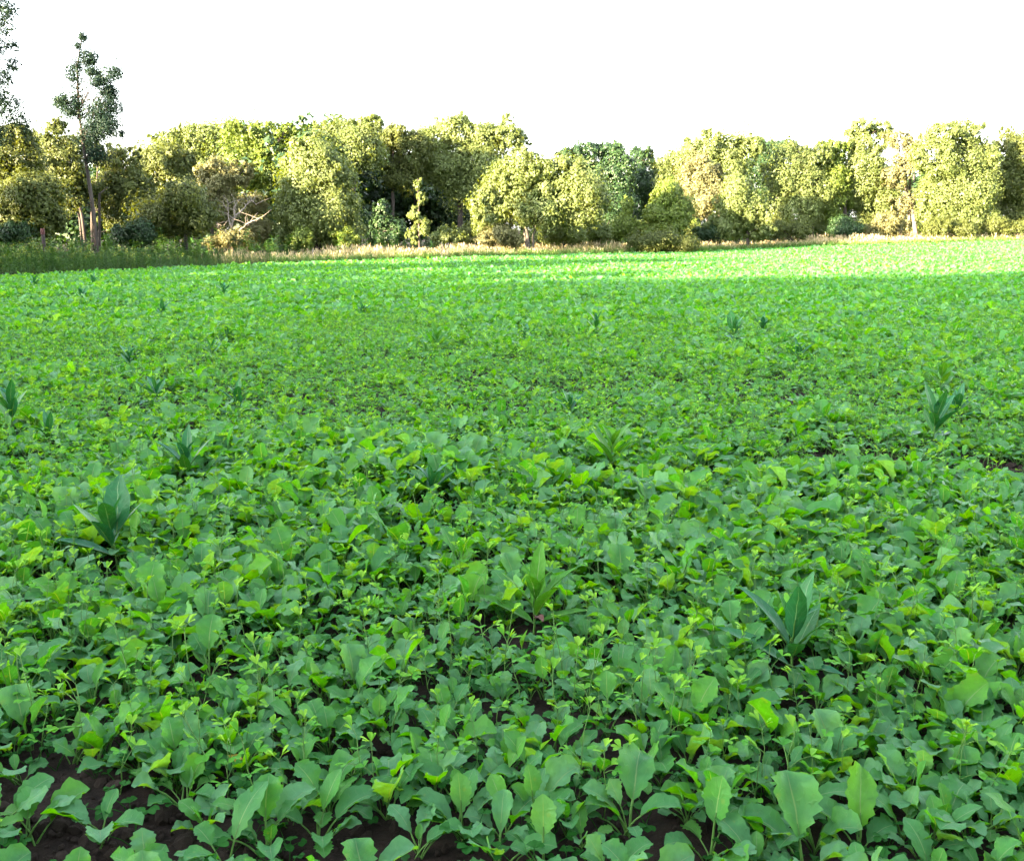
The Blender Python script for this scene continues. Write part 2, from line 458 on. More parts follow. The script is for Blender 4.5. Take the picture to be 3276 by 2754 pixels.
RG = np.random.default_rng(7)
CROP_LEAVES = []      # Geo
for k in range(36):
    rg = np.random.default_rng(100 + k)
    up = k % 3
    blade = rg.uniform(0.085, 0.150) * (0.78 if k % 4 == 3 else 1)
    wid = blade * rg.uniform(0.46, 0.74)
    CROP_LEAVES.append(bent_leaf(rg, blade, wid, rg.uniform(0.070, 0.125), R([80, 70, 58][up] + rg.uniform(-7, 7)),
                                 R([rg.uniform(15, 75), rg.uniform(30, 95), rg.uniform(30, 85)][up]),
                                 cup=rg.uniform(0.0, 0.75), ruffle=rg.uniform(0.08, 0.30), teeth=rg.uniform(0.07, 0.17),
                                 lobes=float(rg.choice([0, 0, 0.5, 1.0])), nt=14, power=rg.uniform(1.05, 1.7), tip=rg.uniform(0.38, 0.58), twist=rg.normal(0, 0.35),
                                 tint=float(np.clip(rg.normal(0.45, 0.26), 0, 1))))
CROP_LEAF_ME = [g.mesh('crop_leaf', [M['crop'], M['stalk']]) for g in CROP_LEAVES]

def plant_layout(rg, nl):
    """list of (leaf index, azimuth, size) for a rosette"""
    out = []; a0 = rg.uniform(0, 6.28)
    for j in range(nl):
        up = 0 if j < nl * 0.35 else (1 if j < nl * 0.75 else 2)
        idx = int(rg.integers(0, 12)) * 3 + up
        out.append((idx, a0 + j * 2.4 + rg.normal(0, 0.35), rg.uniform(0.72, 1.12) * (0.8 if j == 0 else 1)))
    return out

CROP_KINDS = []
for k in range(16):
    rg = np.random.default_rng(300 + k)
    g = Geo()
    for idx, az, sz in plant_layout(rg, int(rg.integers(5, 9))):
        g.join(CROP_LEAVES[idx], Matrix.Translation((rg.normal(0, .006), rg.normal(0, .006), -0.004)) @ Matrix.Rotation(az, 4, 'Z') @ Matrix.Scale(sz, 4), dt=rg.normal(0, 0.08))
    CROP_KINDS.append(g.mesh('crop_kind', [M['crop'], M['stalk']]))

# clover: thin stem, three-part leaves
def leaflet(g, base, direc, nor, L, W, tint):
    direc = direc / np.linalg.norm(direc); side = np.cross(nor, direc); side /= np.linalg.norm(side) + 1e-9
    t = np.array([0, .35, .7, .93, 1.0]); w = np.array([.08, .62, 1.0, .72, .12])
    v = []
    for a, b in zip(t, w):
        for s in (-1, 0, 1):
            v.append(base + direc * a * L + side * s * b * W * .5 + nor * (abs(s) * b * W * 0.22 - 0.15 * L * a * a))
    f = [[3 * i + j, 3 * i + j + 1, 3 * i + j + 4, 3 * i + j + 3] for i in range(4) for j in range(2)]
    g.add(v, f4=f, tint=tint)

def trifoliate(rg, pet, spread, L, W, elev, tint):
    """stalk towards +x rising, three leaflets at its end"""
    g = Geo()
    n = 4; s = np.linspace(0, pet, n); th = elev - 0.5 * (s / max(pet, 1e-6))
    p = np.stack([np.cumsum(np.cos(th)) * pet / n, 0 * s, np.cumsum(np.sin(th)) * pet / n], -1); p[0] = 0
    tube(g, p, np.linspace(0.0011, 0.0008, n), 3, tint=0.5, mat=1, cap=False)
    e = p[-1]
    for da in (-1.9, 0, 1.9):
        a = da * spread * 0.6 + rg.normal(0, .12)
        up = (1 - spread) * 1.3 + rg.uniform(-.1, .35)
        dv = np.array([math.cos(a) * math.cos(up), math.sin(a) * math.cos(up), math.sin(up)])
        nv = np.array([-math.sin(up) * math.cos(a), -math.sin(up) * math.sin(a), math.cos(up)])
        leaflet(g, e, dv, nv, L * rg.uniform(.85, 1.15), W * rg.uniform(.85, 1.15), tint + rg.normal(0, .06))
    return g

CLOVER_LEAVES = []
for k in range(12):
    rg = np.random.default_rng(500 + k)
    young = k % 3 == 0
    CLOVER_LEAVES.append(trifoliate(rg, rg.uniform(0.012, 0.03) if young else rg.uniform(.025, .05), rg.uniform(.35, .6) if young else rg.uniform(.8, 1.05),
                                    rg.uniform(.020, .027), rg.uniform(.008, .012) if young else rg.uniform(.012, .016), R(75 if young else 45) + rg.normal(0, .15),
                                    rg.uniform(.7, 1.0) if young else rg.uniform(.1, .6)))
CLOVER_LEAF_ME = [g.mesh('clover_leaf', [M['clover'], M['stalk']]) for g in CLOVER_LEAVES]
CLOVER_STEMS = []
for k in range(5):
    rg = np.random.default_rng(540 + k)
    h = rg.uniform(.14, .225); n = 6
    p = np.stack([np.cumsum(rg.normal(0, .004, n)), np.cumsum(rg.normal(0, .004, n)), np.linspace(-.005, h, n)], -1)
    CLOVER_STEMS.append((p, tube(Geo(), p, np.linspace(.0016, .0010, n), 4)))
CLOVER_STEM_ME = [g.mesh('clover_stem', M['stalk']) for _, g in CLOVER_STEMS]
def clover_layout(rg):
    si = int(rg.integers(0, 5)); p = CLOVER_STEMS[si][0]; out = []
    hs = np.sort(rg.uniform(0.3, 1, int(rg.integers(3, 5)))); hs[-1] = 1.0
    for j, hh in enumerate(hs):
        q = hh * (len(p) - 1); i = min(int(q), len(p) - 2); pos = p[i] + (p[i + 1] - p[i]) * (q - i)
        young = hh > .97
        idx = int(rg.integers(0, 4)) * 3 + (0 if young else int(rg.integers(1, 3)))
        out.append((idx, pos, rg.uniform(0, 6.28), rg.uniform(.85, 1.2)))
    if True:
        out.append((int(rg.integers(0, 4)) * 3, p[-1], rg.uniform(0, 6.28), rg.uniform(.8, 1.1)))
    return si, out
CLOVER_KINDS = []
for k in range(8):
    rg = np.random.default_rng(560 + k); g = Geo()
    si, lay = clover_layout(rg)
    sg = CLOVER_STEMS[si][1]
    sg2 = Geo(); sg2.join(sg); sg2.m4 = [np.ones_like(m) for m in sg2.m4]; sg2.m3 = [np.ones_like(m) for m in sg2.m3]
    g.join(sg2)
    for idx, pos, az, sz in lay:
        g.join(CLOVER_LEAVES[idx], Matrix.Translation(pos) @ Matrix.Rotation(az, 4, 'Z') @ Matrix.Scale(sz, 4))
    CLOVER_KINDS.append(g.mesh('clover_kind', [M['clover'], M['stalk']]))

# ------------------------------------------------------------------ where the crop stands
def jitter_points(x0, x1, y0, y1, dens, rg):
    st = 1 / math.sqrt(dens)
    gx, gy = np.meshgrid(np.arange(x0, x1, st), np.arange(y0, y1, st))
    p = np.stack([gx.ravel(), gy.ravel()], -1)
    return p + rg.uniform(-.5, .5, p.shape) * st

def bare_mask(x, y):
    """0 where bare soil shows"""
    m = np.ones_like(x)
    for px, py, rx, ry in [(60, 2580, 0.20, 0.15), (330, 2725, 0.22, 0.10), (540, 2690, .12, .07), (2760, 1480, .36, .30), (2890, 1500, .18, .15), (650, 1400, .16, .2), (720, 1410, .14, .12), (1150, 2690, .13, .14), (3240, 1500, .3, .25), (1180, 2745, .16, .07), (2300, 1520, .12, .12)]:
        cx, cy = on_plane(px, py, 0.02)
        d = ((x - cx) / rx) ** 2 + ((y - cy) / ry) ** 2
        m = np.minimum(m, smooth(0.55, 1.25, d + 0.6 * (noise2(x, y, 77, 0.12) - .5)))
    return m

def small_zone(x, y):
    """1 where the crop is thin and low and clover takes over"""
    z = smooth(4.8, 8.6, y + 1.6 * (noise2(x, y, 61, 1.3) - .5)) * (1 - smooth(10.5, 14.5, y)) * (1 - smooth(0.2, 3.0, x - 0.05 * y)) * 0.85
    z = np.maximum(z, 0.75 * smooth(.56, .78, noise2(x, y, 21, 2.3)))
    return np.clip(z, 0, 1)

rg = np.random.default_rng(11)
bands = [(.6, 7, 134), (7, 16, 80), (16, 32, 42), (32, 75, 22)]
P, S = [], []
for y0, y1, dn in bands:
    p = jitter_points(-.62 * y1 - 4, .62 * y1 + 4, y0, y1, dn, rg)
    x, y = p.T
    k = (np.abs(x) < .60 * y + 3.2) & (y < edge(x, y) - 0.3) & (rg.random(len(x)) < bare_mask(x, y) + 0.03)
    sz = small_zone(x, y)
    k &= rg.random(len(x)) > 0.12 * sz
    p = p[k]; sz = sz[k]
    sc = rg.lognormal(0, .22, len(p)) * (1.0 - 0.20 * sz) * (1.0 + 0.5 * smooth(7, 24, p[:, 1])) * 0.68 * (.78 + .46 * noise2(p[:, 0], p[:, 1], 41, 1.7)) * (.74 + .52 * noise2(p[:, 0], p[:, 1], 43, .55))
    sc *= 0.75 + 0.25 * bare_mask(*p.T)
    P.append(p); S.append(np.minimum(np.clip(sc, .35, 1.2), .66 + .16 * np.maximum(p[:, 1] - 1.8, 0)))
P = np.concatenate(P); S = np.concatenate(S)
# plants that stand out in the photograph: foot pixel, label, leaves (0 upright 1 leaning 2 low, bearing from +x, size)
HAND = [
 (335, 2705, 'radish plant on the bare soil with one round dark leaf held upright', [(0, 80, .95), (1, 200, .7), (1, 340, .6)]),
 (90, 2715, 'low dark radish plant in the bottom left corner', [(1, 100, .85), (1, 30, .7), (2, 180, .8)]),
 (70, 2520, 'small radish plant alone on bare soil at the left edge', [(1, 40, .6), (0, 120, .5)]),
 (235, 2440, 'radish plant with a folded leaf overhanging the bare soil at left', [(0, 60, .85), (1, 150, .75), (1, 330, .6)]),
 (450, 2500, 'spreading radish plant to the left of the yellowed fallen leaf', [(1, 20, .8), (1, 100, .85), (0, 160, .8), (1, 220, .75), (2, 290, .7)]),
 (590, 2600, 'radish plant with a drooping leaf in front of the yellowed fallen leaf', [(1, 150, .8), (0, 60, .8), (2, 210, .7)]),
 (725, 2800, 'radish plant with the tallest upright yellowish leaf at the bottom edge', [(0, 60, 1.4), (1, 150, .9), (2, 200, .8)]),
 (850, 2745, 'upright dark toothed radish plant just right of the tallest yellowish leaf', [(0, 95, 1.05), (0, 300, .7), (1, 40, 1.0), (1, 180, .6)]),
 (1030, 2700, 'radish plant with a pale broad leaf and a bent one beside bare soil', [(0, 60, 1.15), (1, 180, .9), (1, 340, .8)]),
 (1340, 2750, 'small bright radish plant on the bare soil near the bottom edge', [(0, 80, .7), (1, 180, .6), (1, 20, .6)]),
 (1480, 2690, 'broad radish plant with three overlapping leaves left of the vase shaped one', [(0, 110, 1.15), (0, 70, 1.1), (1, 40, 1.0), (1, 160, .9)]),
 (1719, 2660, 'vase shaped radish plant, three leaves opening from bare stalks', [(0, 125, 1.1), (0, 30, 1.15), (0, 75, 1.0), (1, 165, .85)]),
 (1610, 2800, 'radish plant with a broad flat grey green leaf at the bottom edge', [(0, 85, 1.25), (1, 20, .8)]),
 (1735, 2815, 'radish plant with a squarish upright leaf and pale rib at the bottom edge', [(0, 92, 1.25), (1, 180, .7)]),
 (2002, 2705, 'tall radish plant with a twisted upright leaf, right of the vase shaped one', [(0, 75, 1.4), (0, 140, 1.0), (1, 190, .9)]),
 (2270, 2770, 'radish plant with one long pale leaf slanting up to the right', [(0, 50, 1.5), (1, 120, .9)]),
 (2570, 2800, 'radish plant with the broadest dark upright leaf at the bottom edge', [(0, 95, 1.5), (1, 150, 1.15), (2, 200, 1.0)]),
 (2740, 2735, 'radish plant with a large round ribbed leaf near the bottom right', [(0, 75, 1.35), (1, 150, 1.15), (1, 20, .9)]),
 (300, 2290, 'radish plant with the largest pale leaf at the left, slanting right', [(0, 50, 1.5), (1, 120, 1.1), (1, 200, .9)]),
 (670, 2190, 'radish plant with a round dark leaf facing the viewer, left of centre', [(0, 95, 1.25), (1, 180, .8)]),
 (1940, 2365, 'radish plant with a paddle shaped upright leaf and pale rib near the centre', [(0, 90, 1.25), (1, 10, .9), (1, 190, .8)]),
]
# dark weed shoots: foot and top pixel, kind, label
MILK = [
 (2545, 2050, 1925, 'milk', 'large dark blue green milkweed shoot nearest in the crop, right of centre'),
 (603, 1500, 1400, 'milk', 'dark milkweed shoot with spread leaves standing clear at left centre'),
 (375, 1722, 1603, 'milk', 'dark weed with one broad upright oval leaf, closest on the left'),
 (31, 1336, 1236, 'milk', 'tall dark milkweed shoot at the left edge of the crop'),
 (509, 1262, 1208, 'milk', 'narrow leaved milkweed shoot left of the widest dark clump'),
 (760, 1296, 1230, 'milk', 'widest dark milkweed clump, several upright leaves side by side'),
 (147, 1377, 1345, 'milk', 'low milkweed shoot just right of the one at the left edge'),
 (405, 1150, 1110, 'milk', 'small milkweed shoot standing alone in the paler thin part of the crop'),
 (1160, 995, 972, 'milk', 'tiny far milkweed shoot in the crop below the large maple'),
 (1399, 1100, 1050, 'milk_pale', 'small pale milkweed shoot in the middle of the crop, left of two dark ones'),
 (1680, 1072, 1040, 'milk', 'small milkweed shoot between the pale one and the taller dark one'),
 (1907, 1060, 1000, 'milk', 'dark V shaped milkweed shoot in the far middle of the crop'),
 (1824, 1302, 1262, 'milk', 'low bluish milkweed shoot near the centre of the crop'),
 (1950, 1465, 1365, 'milk_pale', 'large pale green milkweed shoot right of the centre with a pointed upright leaf'),
 (1378, 1548, 1490, 'milk', 'bluish milkweed shoot with two spread leaves left of the pale pointed one'),
 (2343, 1078, 1020, 'milk', 'dark milkweed shoot with one upright oval leaf far right of centre'),
 (2559, 1142, 1095, 'milk', 'dark low milkweed clump right of the one with an oval leaf'),
 (3005, 1216, 1158, 'milk_pale', 'star shaped milkweed shoot, farthest of three at the right'),
 (3061, 1302, 1248, 'milk', 'milkweed shoot, middle one of three at the right'),
 (2992, 1378, 1275, 'milk', 'large milkweed shoot, nearest of three at the right'),
 (2749, 1020, 992, 'milk', 'tiny far milkweed shoot at the right, in the shade'),
 (2446, 1042, 1012, 'milk', 'tiny milkweed shoot right beside the one with an oval leaf'),
 (1710, 1925, 1805, 'milk_pale', 'light green lanky milkweed with one leaf lying flat and a withered base'),
 (110, 915, 885, 'milk', 'tiny milkweed shoot at the far left, closest to the weedy bank'),
 (265, 952, 922, 'milk', 'tiny milkweed shoot at the far left, nearer than two others'),
 (300, 907, 880, 'milk', 'dark tiny milkweed shoot just before the sunlit strip at left'),
 (520, 1002, 968, 'milk', 'upright small milkweed shoot in the far left crop'),
 (725, 1072, 1042, 'milk', 'spreading small milkweed shoot beside a darker clump'),
 (680, 1122, 1085, 'milk', 'dark small milkweed clump in the paler part of the crop'),
 (720, 940, 908, 'milk', 'dark milkweed tuft in the far crop, below the dead tree'),
]
for m in MILK:
    mx, my = on_plane(m[0], m[1], .14)
    k = (np.hypot(P[:, 0] - mx, P[:, 1] - my) > .09) & ~((np.abs(P[:, 0] - mx) < .16) & (P[:, 1] < my) & (P[:, 1] > my - .30) & (S > .72))
    P, S = P[k], S[k]
HAND_XY = [on_plane(h[0], h[1], 0.0) for h in HAND]
for (hx, hy), h in zip(HAND_XY, HAND):
    k = np.hypot(P[:, 0] - hx, P[:, 1] - hy) > (.09 if h[3][0][2] > 1 else .07)
    # nothing tall right in front of the ones that show whole
    k &= ~((np.abs(P[:, 0] - hx) < .07) & (P[:, 1] < hy) & (P[:, 1] > hy - .16))
    P, S = P[k], S[k]
# the plants that show largest stand as things of their own
vis = (np.abs(P[:, 0]) < .53 * P[:, 1] + .05) & (P[:, 1] > 1.8)
score = np.where(vis, S / np.hypot(P[:, 0], P[:, 1]), 0)
order = np.argsort(-score)
hero = order[:300 - len(HAND)]
rest = np.setdiff1d(np.arange(len(P)), hero)
rest = rest[(P[rest, 1] > 1.7) | ((np.abs(P[rest, 0]) > 1.1) & (P[rest, 1] > 1.0))]
print('crop plants', len(P), 'hero reach', P[hero, 1].max())

def zg(p): 
    x, y = p[:, 0], p[:, 1]
    near = 1 - smooth(6, 14, np.hypot(x, y - 3))
    return terrain(x, y) + near * (0.05 * (noise2(x, y, 3, 0.35) - 0.5) + 0.035 * (noise2(x, y, 5, 0.11) - 0.5))

pr = P[rest]; n = len(pr)
scatter('radish_crop', 'dense green mass of broad leaved radish crop filling the field', CROP_KINDS,
        np.column_stack([pr, zg(pr)]), np.column_stack([rg.normal(0, .10, n), rg.normal(0, .10, n), rg.uniform(0, 6.28, n)]), S[rest], rg.integers(0, len(CROP_KINDS), n))

# clover points
CP = []
for y0, y1, dn in [(1.5, 7, 85), (7, 15, 55), (15, 26, 14)]:
    p = jitter_points(-.62 * y1 - 4, .62 * y1 + 4, y0, y1, dn, rg)
    x, y = p.T
    sz = small_zone(x, y)
    k = (np.abs(x) < .60 * y + 3.2) & (y < edge(x, y) - 0.3) & (rg.random(len(x)) < (0.30 + 0.7 * noise2(x, y, 33, .5) * .9 + 0.6 * sz) * (bare_mask(x, y) * .85 + .15))
    CP.append(p[k])
CP = np.concatenate(CP)
for m in MILK:
    mx, my = on_plane(m[0], m[1], .14)
    CP = CP[~((np.abs(CP[:, 0] - mx) < .13) & (CP[:, 1] < my + .06) & (CP[:, 1] > my - .20))]
cvis = (np.abs(CP[:, 0]) < .53 * CP[:, 1] + .05) & (CP[:, 1] > 2.1)
CS = rg.uniform(.75, 1.25, len(CP))
corder = np.argsort(-np.where(cvis, CS / np.hypot(CP[:, 0], CP[:, 1]), 0))
chero = corder[:296]
crest = np.setdiff1d(np.arange(len(CP)), chero); crest = crest[CP[crest, 1] > 2.1]
cr = CP[crest]; n = len(cr)
scatter('clover_cover', 'pale green clover seedlings threaded through the crop', CLOVER_KINDS,
        np.column_stack([cr, zg(cr)]), np.column_stack([rg.normal(0, .14, n), rg.normal(0, .14, n), rg.uniform(0, 6.28, n)]), CS[crest], rg.integers(0, len(CLOVER_KINDS), n))

# low seedling layer on the soil so that few gaps show bare earth
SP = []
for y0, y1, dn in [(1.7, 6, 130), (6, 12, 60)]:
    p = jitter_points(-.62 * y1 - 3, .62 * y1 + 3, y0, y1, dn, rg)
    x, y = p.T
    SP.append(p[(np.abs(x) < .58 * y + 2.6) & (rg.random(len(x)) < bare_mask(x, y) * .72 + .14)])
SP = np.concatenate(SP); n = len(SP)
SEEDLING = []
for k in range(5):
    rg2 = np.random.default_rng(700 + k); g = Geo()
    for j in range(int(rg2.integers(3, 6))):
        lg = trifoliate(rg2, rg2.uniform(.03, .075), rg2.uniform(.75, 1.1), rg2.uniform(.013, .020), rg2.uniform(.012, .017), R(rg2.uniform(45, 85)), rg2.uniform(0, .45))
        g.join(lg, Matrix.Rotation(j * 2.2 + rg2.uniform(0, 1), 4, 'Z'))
    SEEDLING.append(g.mesh('seedling_kind', [M['clover_shade'], M['clover_shade']]))
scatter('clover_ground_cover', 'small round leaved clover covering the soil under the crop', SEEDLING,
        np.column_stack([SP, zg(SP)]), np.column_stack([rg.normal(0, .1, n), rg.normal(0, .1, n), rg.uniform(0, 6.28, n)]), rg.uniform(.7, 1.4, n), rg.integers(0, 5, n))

# clods
CLODS = []
for k in range(5):
    rg2 = np.random.default_rng(800 + k)
    import bmesh
    bm = bmesh.new(); bmesh.ops.create_icosphere(bm, subdivisions=2, radius=1.0)
    for v in bm.verts:
        q = v.co
        v.co = q * (1 + .35 * math.sin(q.x * 3.1 + k) * math.sin(q.y * 2.7 + 2 * k) * math.cos(q.z * 3.3) + rg2.normal(0, .07))
        v.co.z *= .7
    me = bpy.data.meshes.new('clod'); bm.to_mesh(me); bm.free(); me.materials.append(M['clod'])
    CLODS.append(me)
p = jitter_points(-4, 4, 1.7, 6.5, 1500, rg); p = p[(np.abs(p[:, 0]) < .58 * p[:, 1] + .5)]
k = rg.random(len(p)) < (1.0 - .75 * bare_mask(*p.T)); p = p[k]; n = len(p)
scatter('soil_clods', 'crumbly dark clods of earth between the plants', CLODS, np.column_stack([p, zg(p)]), rg.uniform(0, 6.28, (n, 3)), np.clip(rg.lognormal(-4.9, .6, n), .003, .03), rg.integers(0, 5, n))

# ------------------------------------------------------------------ trees
def crown_geo(ells, n, ls, rg, clump=0.26, shell=0.5, flat=0.8, dens=3.35, sprays=4):
    """ells: centre (3), radii (3); leaves gathered in clumps near the crown's skin"""
    ells = list(ells)
    for c, r in list(ells):                       # smaller sprays that break the outline
        for q in range(sprays):
            d = rg.normal(size=3); d[2] = abs(d[2]) * .8 - .15; d /= np.linalg.norm(d)
            ells.append((np.array(c) + d * np.array(r) * rg.uniform(.8, 1.02), np.array(r) * rg.uniform(.16, .42, 3) * np.array([1, 1, 1.3])))
    w = np.array([np.prod(e[1]) ** (2 / 3) for e in ells]); w /= w.sum()
    C, T, tips = [], [], []
    for (c, r), ww in zip(ells, w):
        c = np.array(c); r = np.array(r)
        ne = max(24, int(n * ww * dens))
        kc = max(9, int(ne / 55))
        d = rg.normal(size=(kc, 3)); d /= np.linalg.norm(d, axis=1)[:, None]
        rho = rg.uniform(shell, 1.0, kc) ** 0.6
        cc = c + d * r * rho[:, None] * 0.88
        cr = clump * .62 * r.mean() * rg.lognormal(0, .55, kc)
        wt = cr ** 2; which = rg.choice(kc, ne, p=wt / wt.sum())
        dd = rg.normal(size=(ne, 3)); dd /= np.linalg.norm(dd, axis=1)[:, None]
        asp = np.stack([np.ones(kc), np.ones(kc), rg.uniform(.6, 1.7, kc)], 1)
        pos = cc[which] + dd * (cr[which] * rg.random(ne) ** 0.6)[:, None] * asp[which]
        # a few stray sprays past the outline
        st = rg.random(ne) < .05
        pos[st] += dd[st] * cr[which[st]][:, None] * rg.uniform(.1, .6, st.sum())[:, None]
        nor = .55 * (pos - c) / r + .75 * dd + np.array([0, 0, .35]) + rg.normal(0, .42, (ne, 3))
        C.append(np.concatenate([pos, nor], 1))
        ct = rg.normal(.5, .18, kc)
        T.append(np.clip(ct[which] + rg.normal(0, .11, ne), 0, 1)); tips.append(cc)
    C = np.concatenate(C); T = np.concatenate(T); tips = np.concatenate(tips)
    pos, nor = C[:, :3], C[:, 3:]
    keep = pos[:, 2] > 0.12
    pos, nor, T = pos[keep], nor[keep], T[keep]; m = len(pos)
    nor /= np.linalg.norm(nor, axis=1)[:, None] + 1e-9
    a = np.cross(nor, rg.normal(size=(m, 3))); a /= np.linalg.norm(a, axis=1)[:, None] + 1e-9
    b = np.cross(nor, a)
    s = ls * .72 * rg.uniform(.6, 1.35, m)[:, None]
    v = np.stack([pos - a * s * .5 - b * s * .38, pos + a * s * .62, pos - a * s * .42 + b * s * .38], 1)
    g = Geo()
    g.add(v.reshape(-1, 3), f3=np.arange(3 * m).reshape(-1, 3), tint=np.repeat(T, 3))
    return g, tips

def trunk_geo(path, r0, tips, rg, limbs=9, rtop=.25, start=.3, sides=8):
    g = Geo(); path = np.asarray(path, float)
    n = len(path); rad = r0 * np.linspace(1, rtop, n); rad[0] *= 1.35
    tube(g, path, rad, sides)
    if len(tips):
        for q in rg.choice(len(tips), min(limbs, len(tips)), replace=False):
            tp = tips[q]
            zrel = (tp[2] - path[0, 2]) / (path[-1, 2] - path[0, 2] + 1e-6)
            s = np.clip(min(rg.uniform(start, .95), zrel - .10), start * .8, .95) * (n - 1)
            i = min(int(s), n - 2); b = path[i] + (path[i + 1] - path[i]) * (s - i)
            L = np.linalg.norm(tp - b)
            mid = b + (tp - b) * .5 + np.array([0, 0, .10 * L]) + rg.normal(0, .05 * L, 3)
            u = np.linspace(0, 1, 7)[:, None]
            pp = (1 - u) ** 2 * b + 2 * u * (1 - u) * mid + u ** 2 * tp + rg.normal(0, .015 * L, (7, 3)) * np.sin(u * math.pi)
            rr = max(r0 * (1 - (1 - rtop) * s / (n - 1)) * rg.uniform(.22, .36), .018)
            tube(g, pp, rr * np.linspace(1, .22, 7), 5)
    return g

def tree(name, label, cat, Y, ells_px, n, ls, mat, base_px, r0=.16, bark='bark', path_px=None, limbs=9, seed=0, clump=.26, group=None, extra=None, deep=1.0, shell=.5, parts=('trunk', 'crown'), start=.3):
    rg = np.random.default_rng(1000 + seed)
    bx = (base_px - CX) / F * Y * 1.02
    bz = float(terrain(bx, Y))
    root = thing(name, label, cat, (bx, Y, bz), 0, group)
    off = np.array([bx, Y, bz])
    E = []
    for q, (cx, cy, rx, ry) in enumerate(ells_px):
        k = Y / F
        r = np.array([rx * k, (rx * .5 + ry * .5) * k * deep, ry * k])
        dy = rg.uniform(-.35, .35) * r[1]
        E.append((at(cx, cy, Y + dy) - off, r))
    cg, tips = crown_geo(E, n, ls, rg, clump, shell, sprays=0 if mat == 't_aspen' else 4)
    top = max(e[0][2] + .3 * e[1][2] for e in E)
    if path_px:
        path = [at(a, b, Y) - off for a, b in path_px]; path[0][2] = -0.1
        # resample
        path = np.array(path); t = np.linspace(0, len(path) - 1, 4 * len(path)); i = np.minimum(t.astype(int), len(path) - 2)
        path = path[i] + (path[i + 1] - path[i]) * (t - i)[:, None]
    else:
        hi = E[int(np.argmax([e[0][2] for e in E]))][0]
        t = np.linspace(0, 1, 10)[:, None]
        path = np.array([0, 0, -.1]) * (1 - t) + np.array([hi[0], hi[1], top]) * t
        path[:, :2] *= t ** 1.3
        path[:, :2] += np.cumsum(rg.normal(0, .012 * top, (10, 2)), 0) * t
    tg = trunk_geo(path, r0, tips, rg, limbs, start=start)
    if extra:
        for pth in extra:
            pp = np.array([at(a, b, Y + .3) - off for a, b in pth]); pp[0][2] = -.1
            tube(tg, pp, r0 * .75 * np.linspace(1, .35, len(pp)), 7)
    obj(parts[0], tg.mesh(name + '_trunk', M[bark]), root)
    obj(parts[1], cg.mesh(name + '_crown', M[mat], smooth_shade=False), root)
    return root

T = tree
# left group
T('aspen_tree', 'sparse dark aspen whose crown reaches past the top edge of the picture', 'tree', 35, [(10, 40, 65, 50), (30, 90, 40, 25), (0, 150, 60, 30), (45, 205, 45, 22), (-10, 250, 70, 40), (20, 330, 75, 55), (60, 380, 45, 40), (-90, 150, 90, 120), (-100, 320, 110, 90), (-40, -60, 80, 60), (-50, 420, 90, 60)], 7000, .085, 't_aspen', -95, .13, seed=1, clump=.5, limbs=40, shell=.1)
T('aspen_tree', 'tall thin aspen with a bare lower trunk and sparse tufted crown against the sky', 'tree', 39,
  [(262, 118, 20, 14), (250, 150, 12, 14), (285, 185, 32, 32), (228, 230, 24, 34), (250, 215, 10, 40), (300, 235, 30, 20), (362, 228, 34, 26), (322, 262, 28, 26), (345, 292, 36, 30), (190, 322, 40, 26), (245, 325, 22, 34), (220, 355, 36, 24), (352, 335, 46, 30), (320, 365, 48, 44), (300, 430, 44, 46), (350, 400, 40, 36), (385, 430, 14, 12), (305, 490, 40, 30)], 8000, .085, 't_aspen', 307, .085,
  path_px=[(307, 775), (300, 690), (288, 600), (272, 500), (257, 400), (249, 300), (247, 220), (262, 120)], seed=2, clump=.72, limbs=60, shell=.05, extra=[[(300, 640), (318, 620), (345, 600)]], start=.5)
T('olive_tree_left', 'x', 'tree', 38, [(50, 500, 90, 80), (-20, 590, 110, 100), (40, 430, 50, 30)], 9000, .13, 't_olive', 40, .14, seed=3).name = 'broadleaf_tree'
T('broadleaf_tree', 'low olive tree with a dense rounded crown, above the weedy bank', 'tree', 36, [(95, 640, 110, 90), (40, 700, 100, 60), (150, 700, 60, 60)], 11000, .12, 't_olive', 100, .10, seed=4)
T('broadleaf_tree', 'olive tree on two leaning trunks just to the left of the tall thin aspen', 'tree', 43, [(205, 520, 65, 90), (225, 610, 80, 70), (170, 590, 60, 60), (260, 480, 50, 50)], 9000, .13, 't_olive', 272, .075,
  path_px=[(275, 770), (262, 690), (248, 630), (225, 540), (215, 470)], seed=5, extra=[[(262, 770), (255, 700), (240, 640), (210, 580)]])
T('broadleaf_tree', 'olive green tree filling the space behind the tall thin aspen', 'tree', 45, [(390, 540, 75, 70), (370, 620, 90, 90), (430, 620, 60, 90), (345, 500, 50, 50), (400, 705, 80, 50)], 11000, .13, 't_olive', 345, .09, seed=6)
T('broadleaf_tree', 'pale thin tree poking up between the two aspens', 'tree', 54, [(180, 410, 28, 32), (205, 420, 20, 25), (185, 480, 45, 45), (130, 470, 50, 50), (60, 460, 60, 50)], 5200, .14, 't_olive', 205, .12, seed=7, clump=.36, shell=.2)
T('broadleaf_tree', 'small tree with a slim pale trunk rising from the end of the weedy bank', 'tree', 42, [(590, 630, 75, 50), (540, 690, 95, 50), (630, 690, 70, 50), (570, 730, 80, 30)], 9000, .13, 't_olive', 593, .09, seed=8, path_px=[(594, 800), (594, 740), (592, 690), (590, 620)])
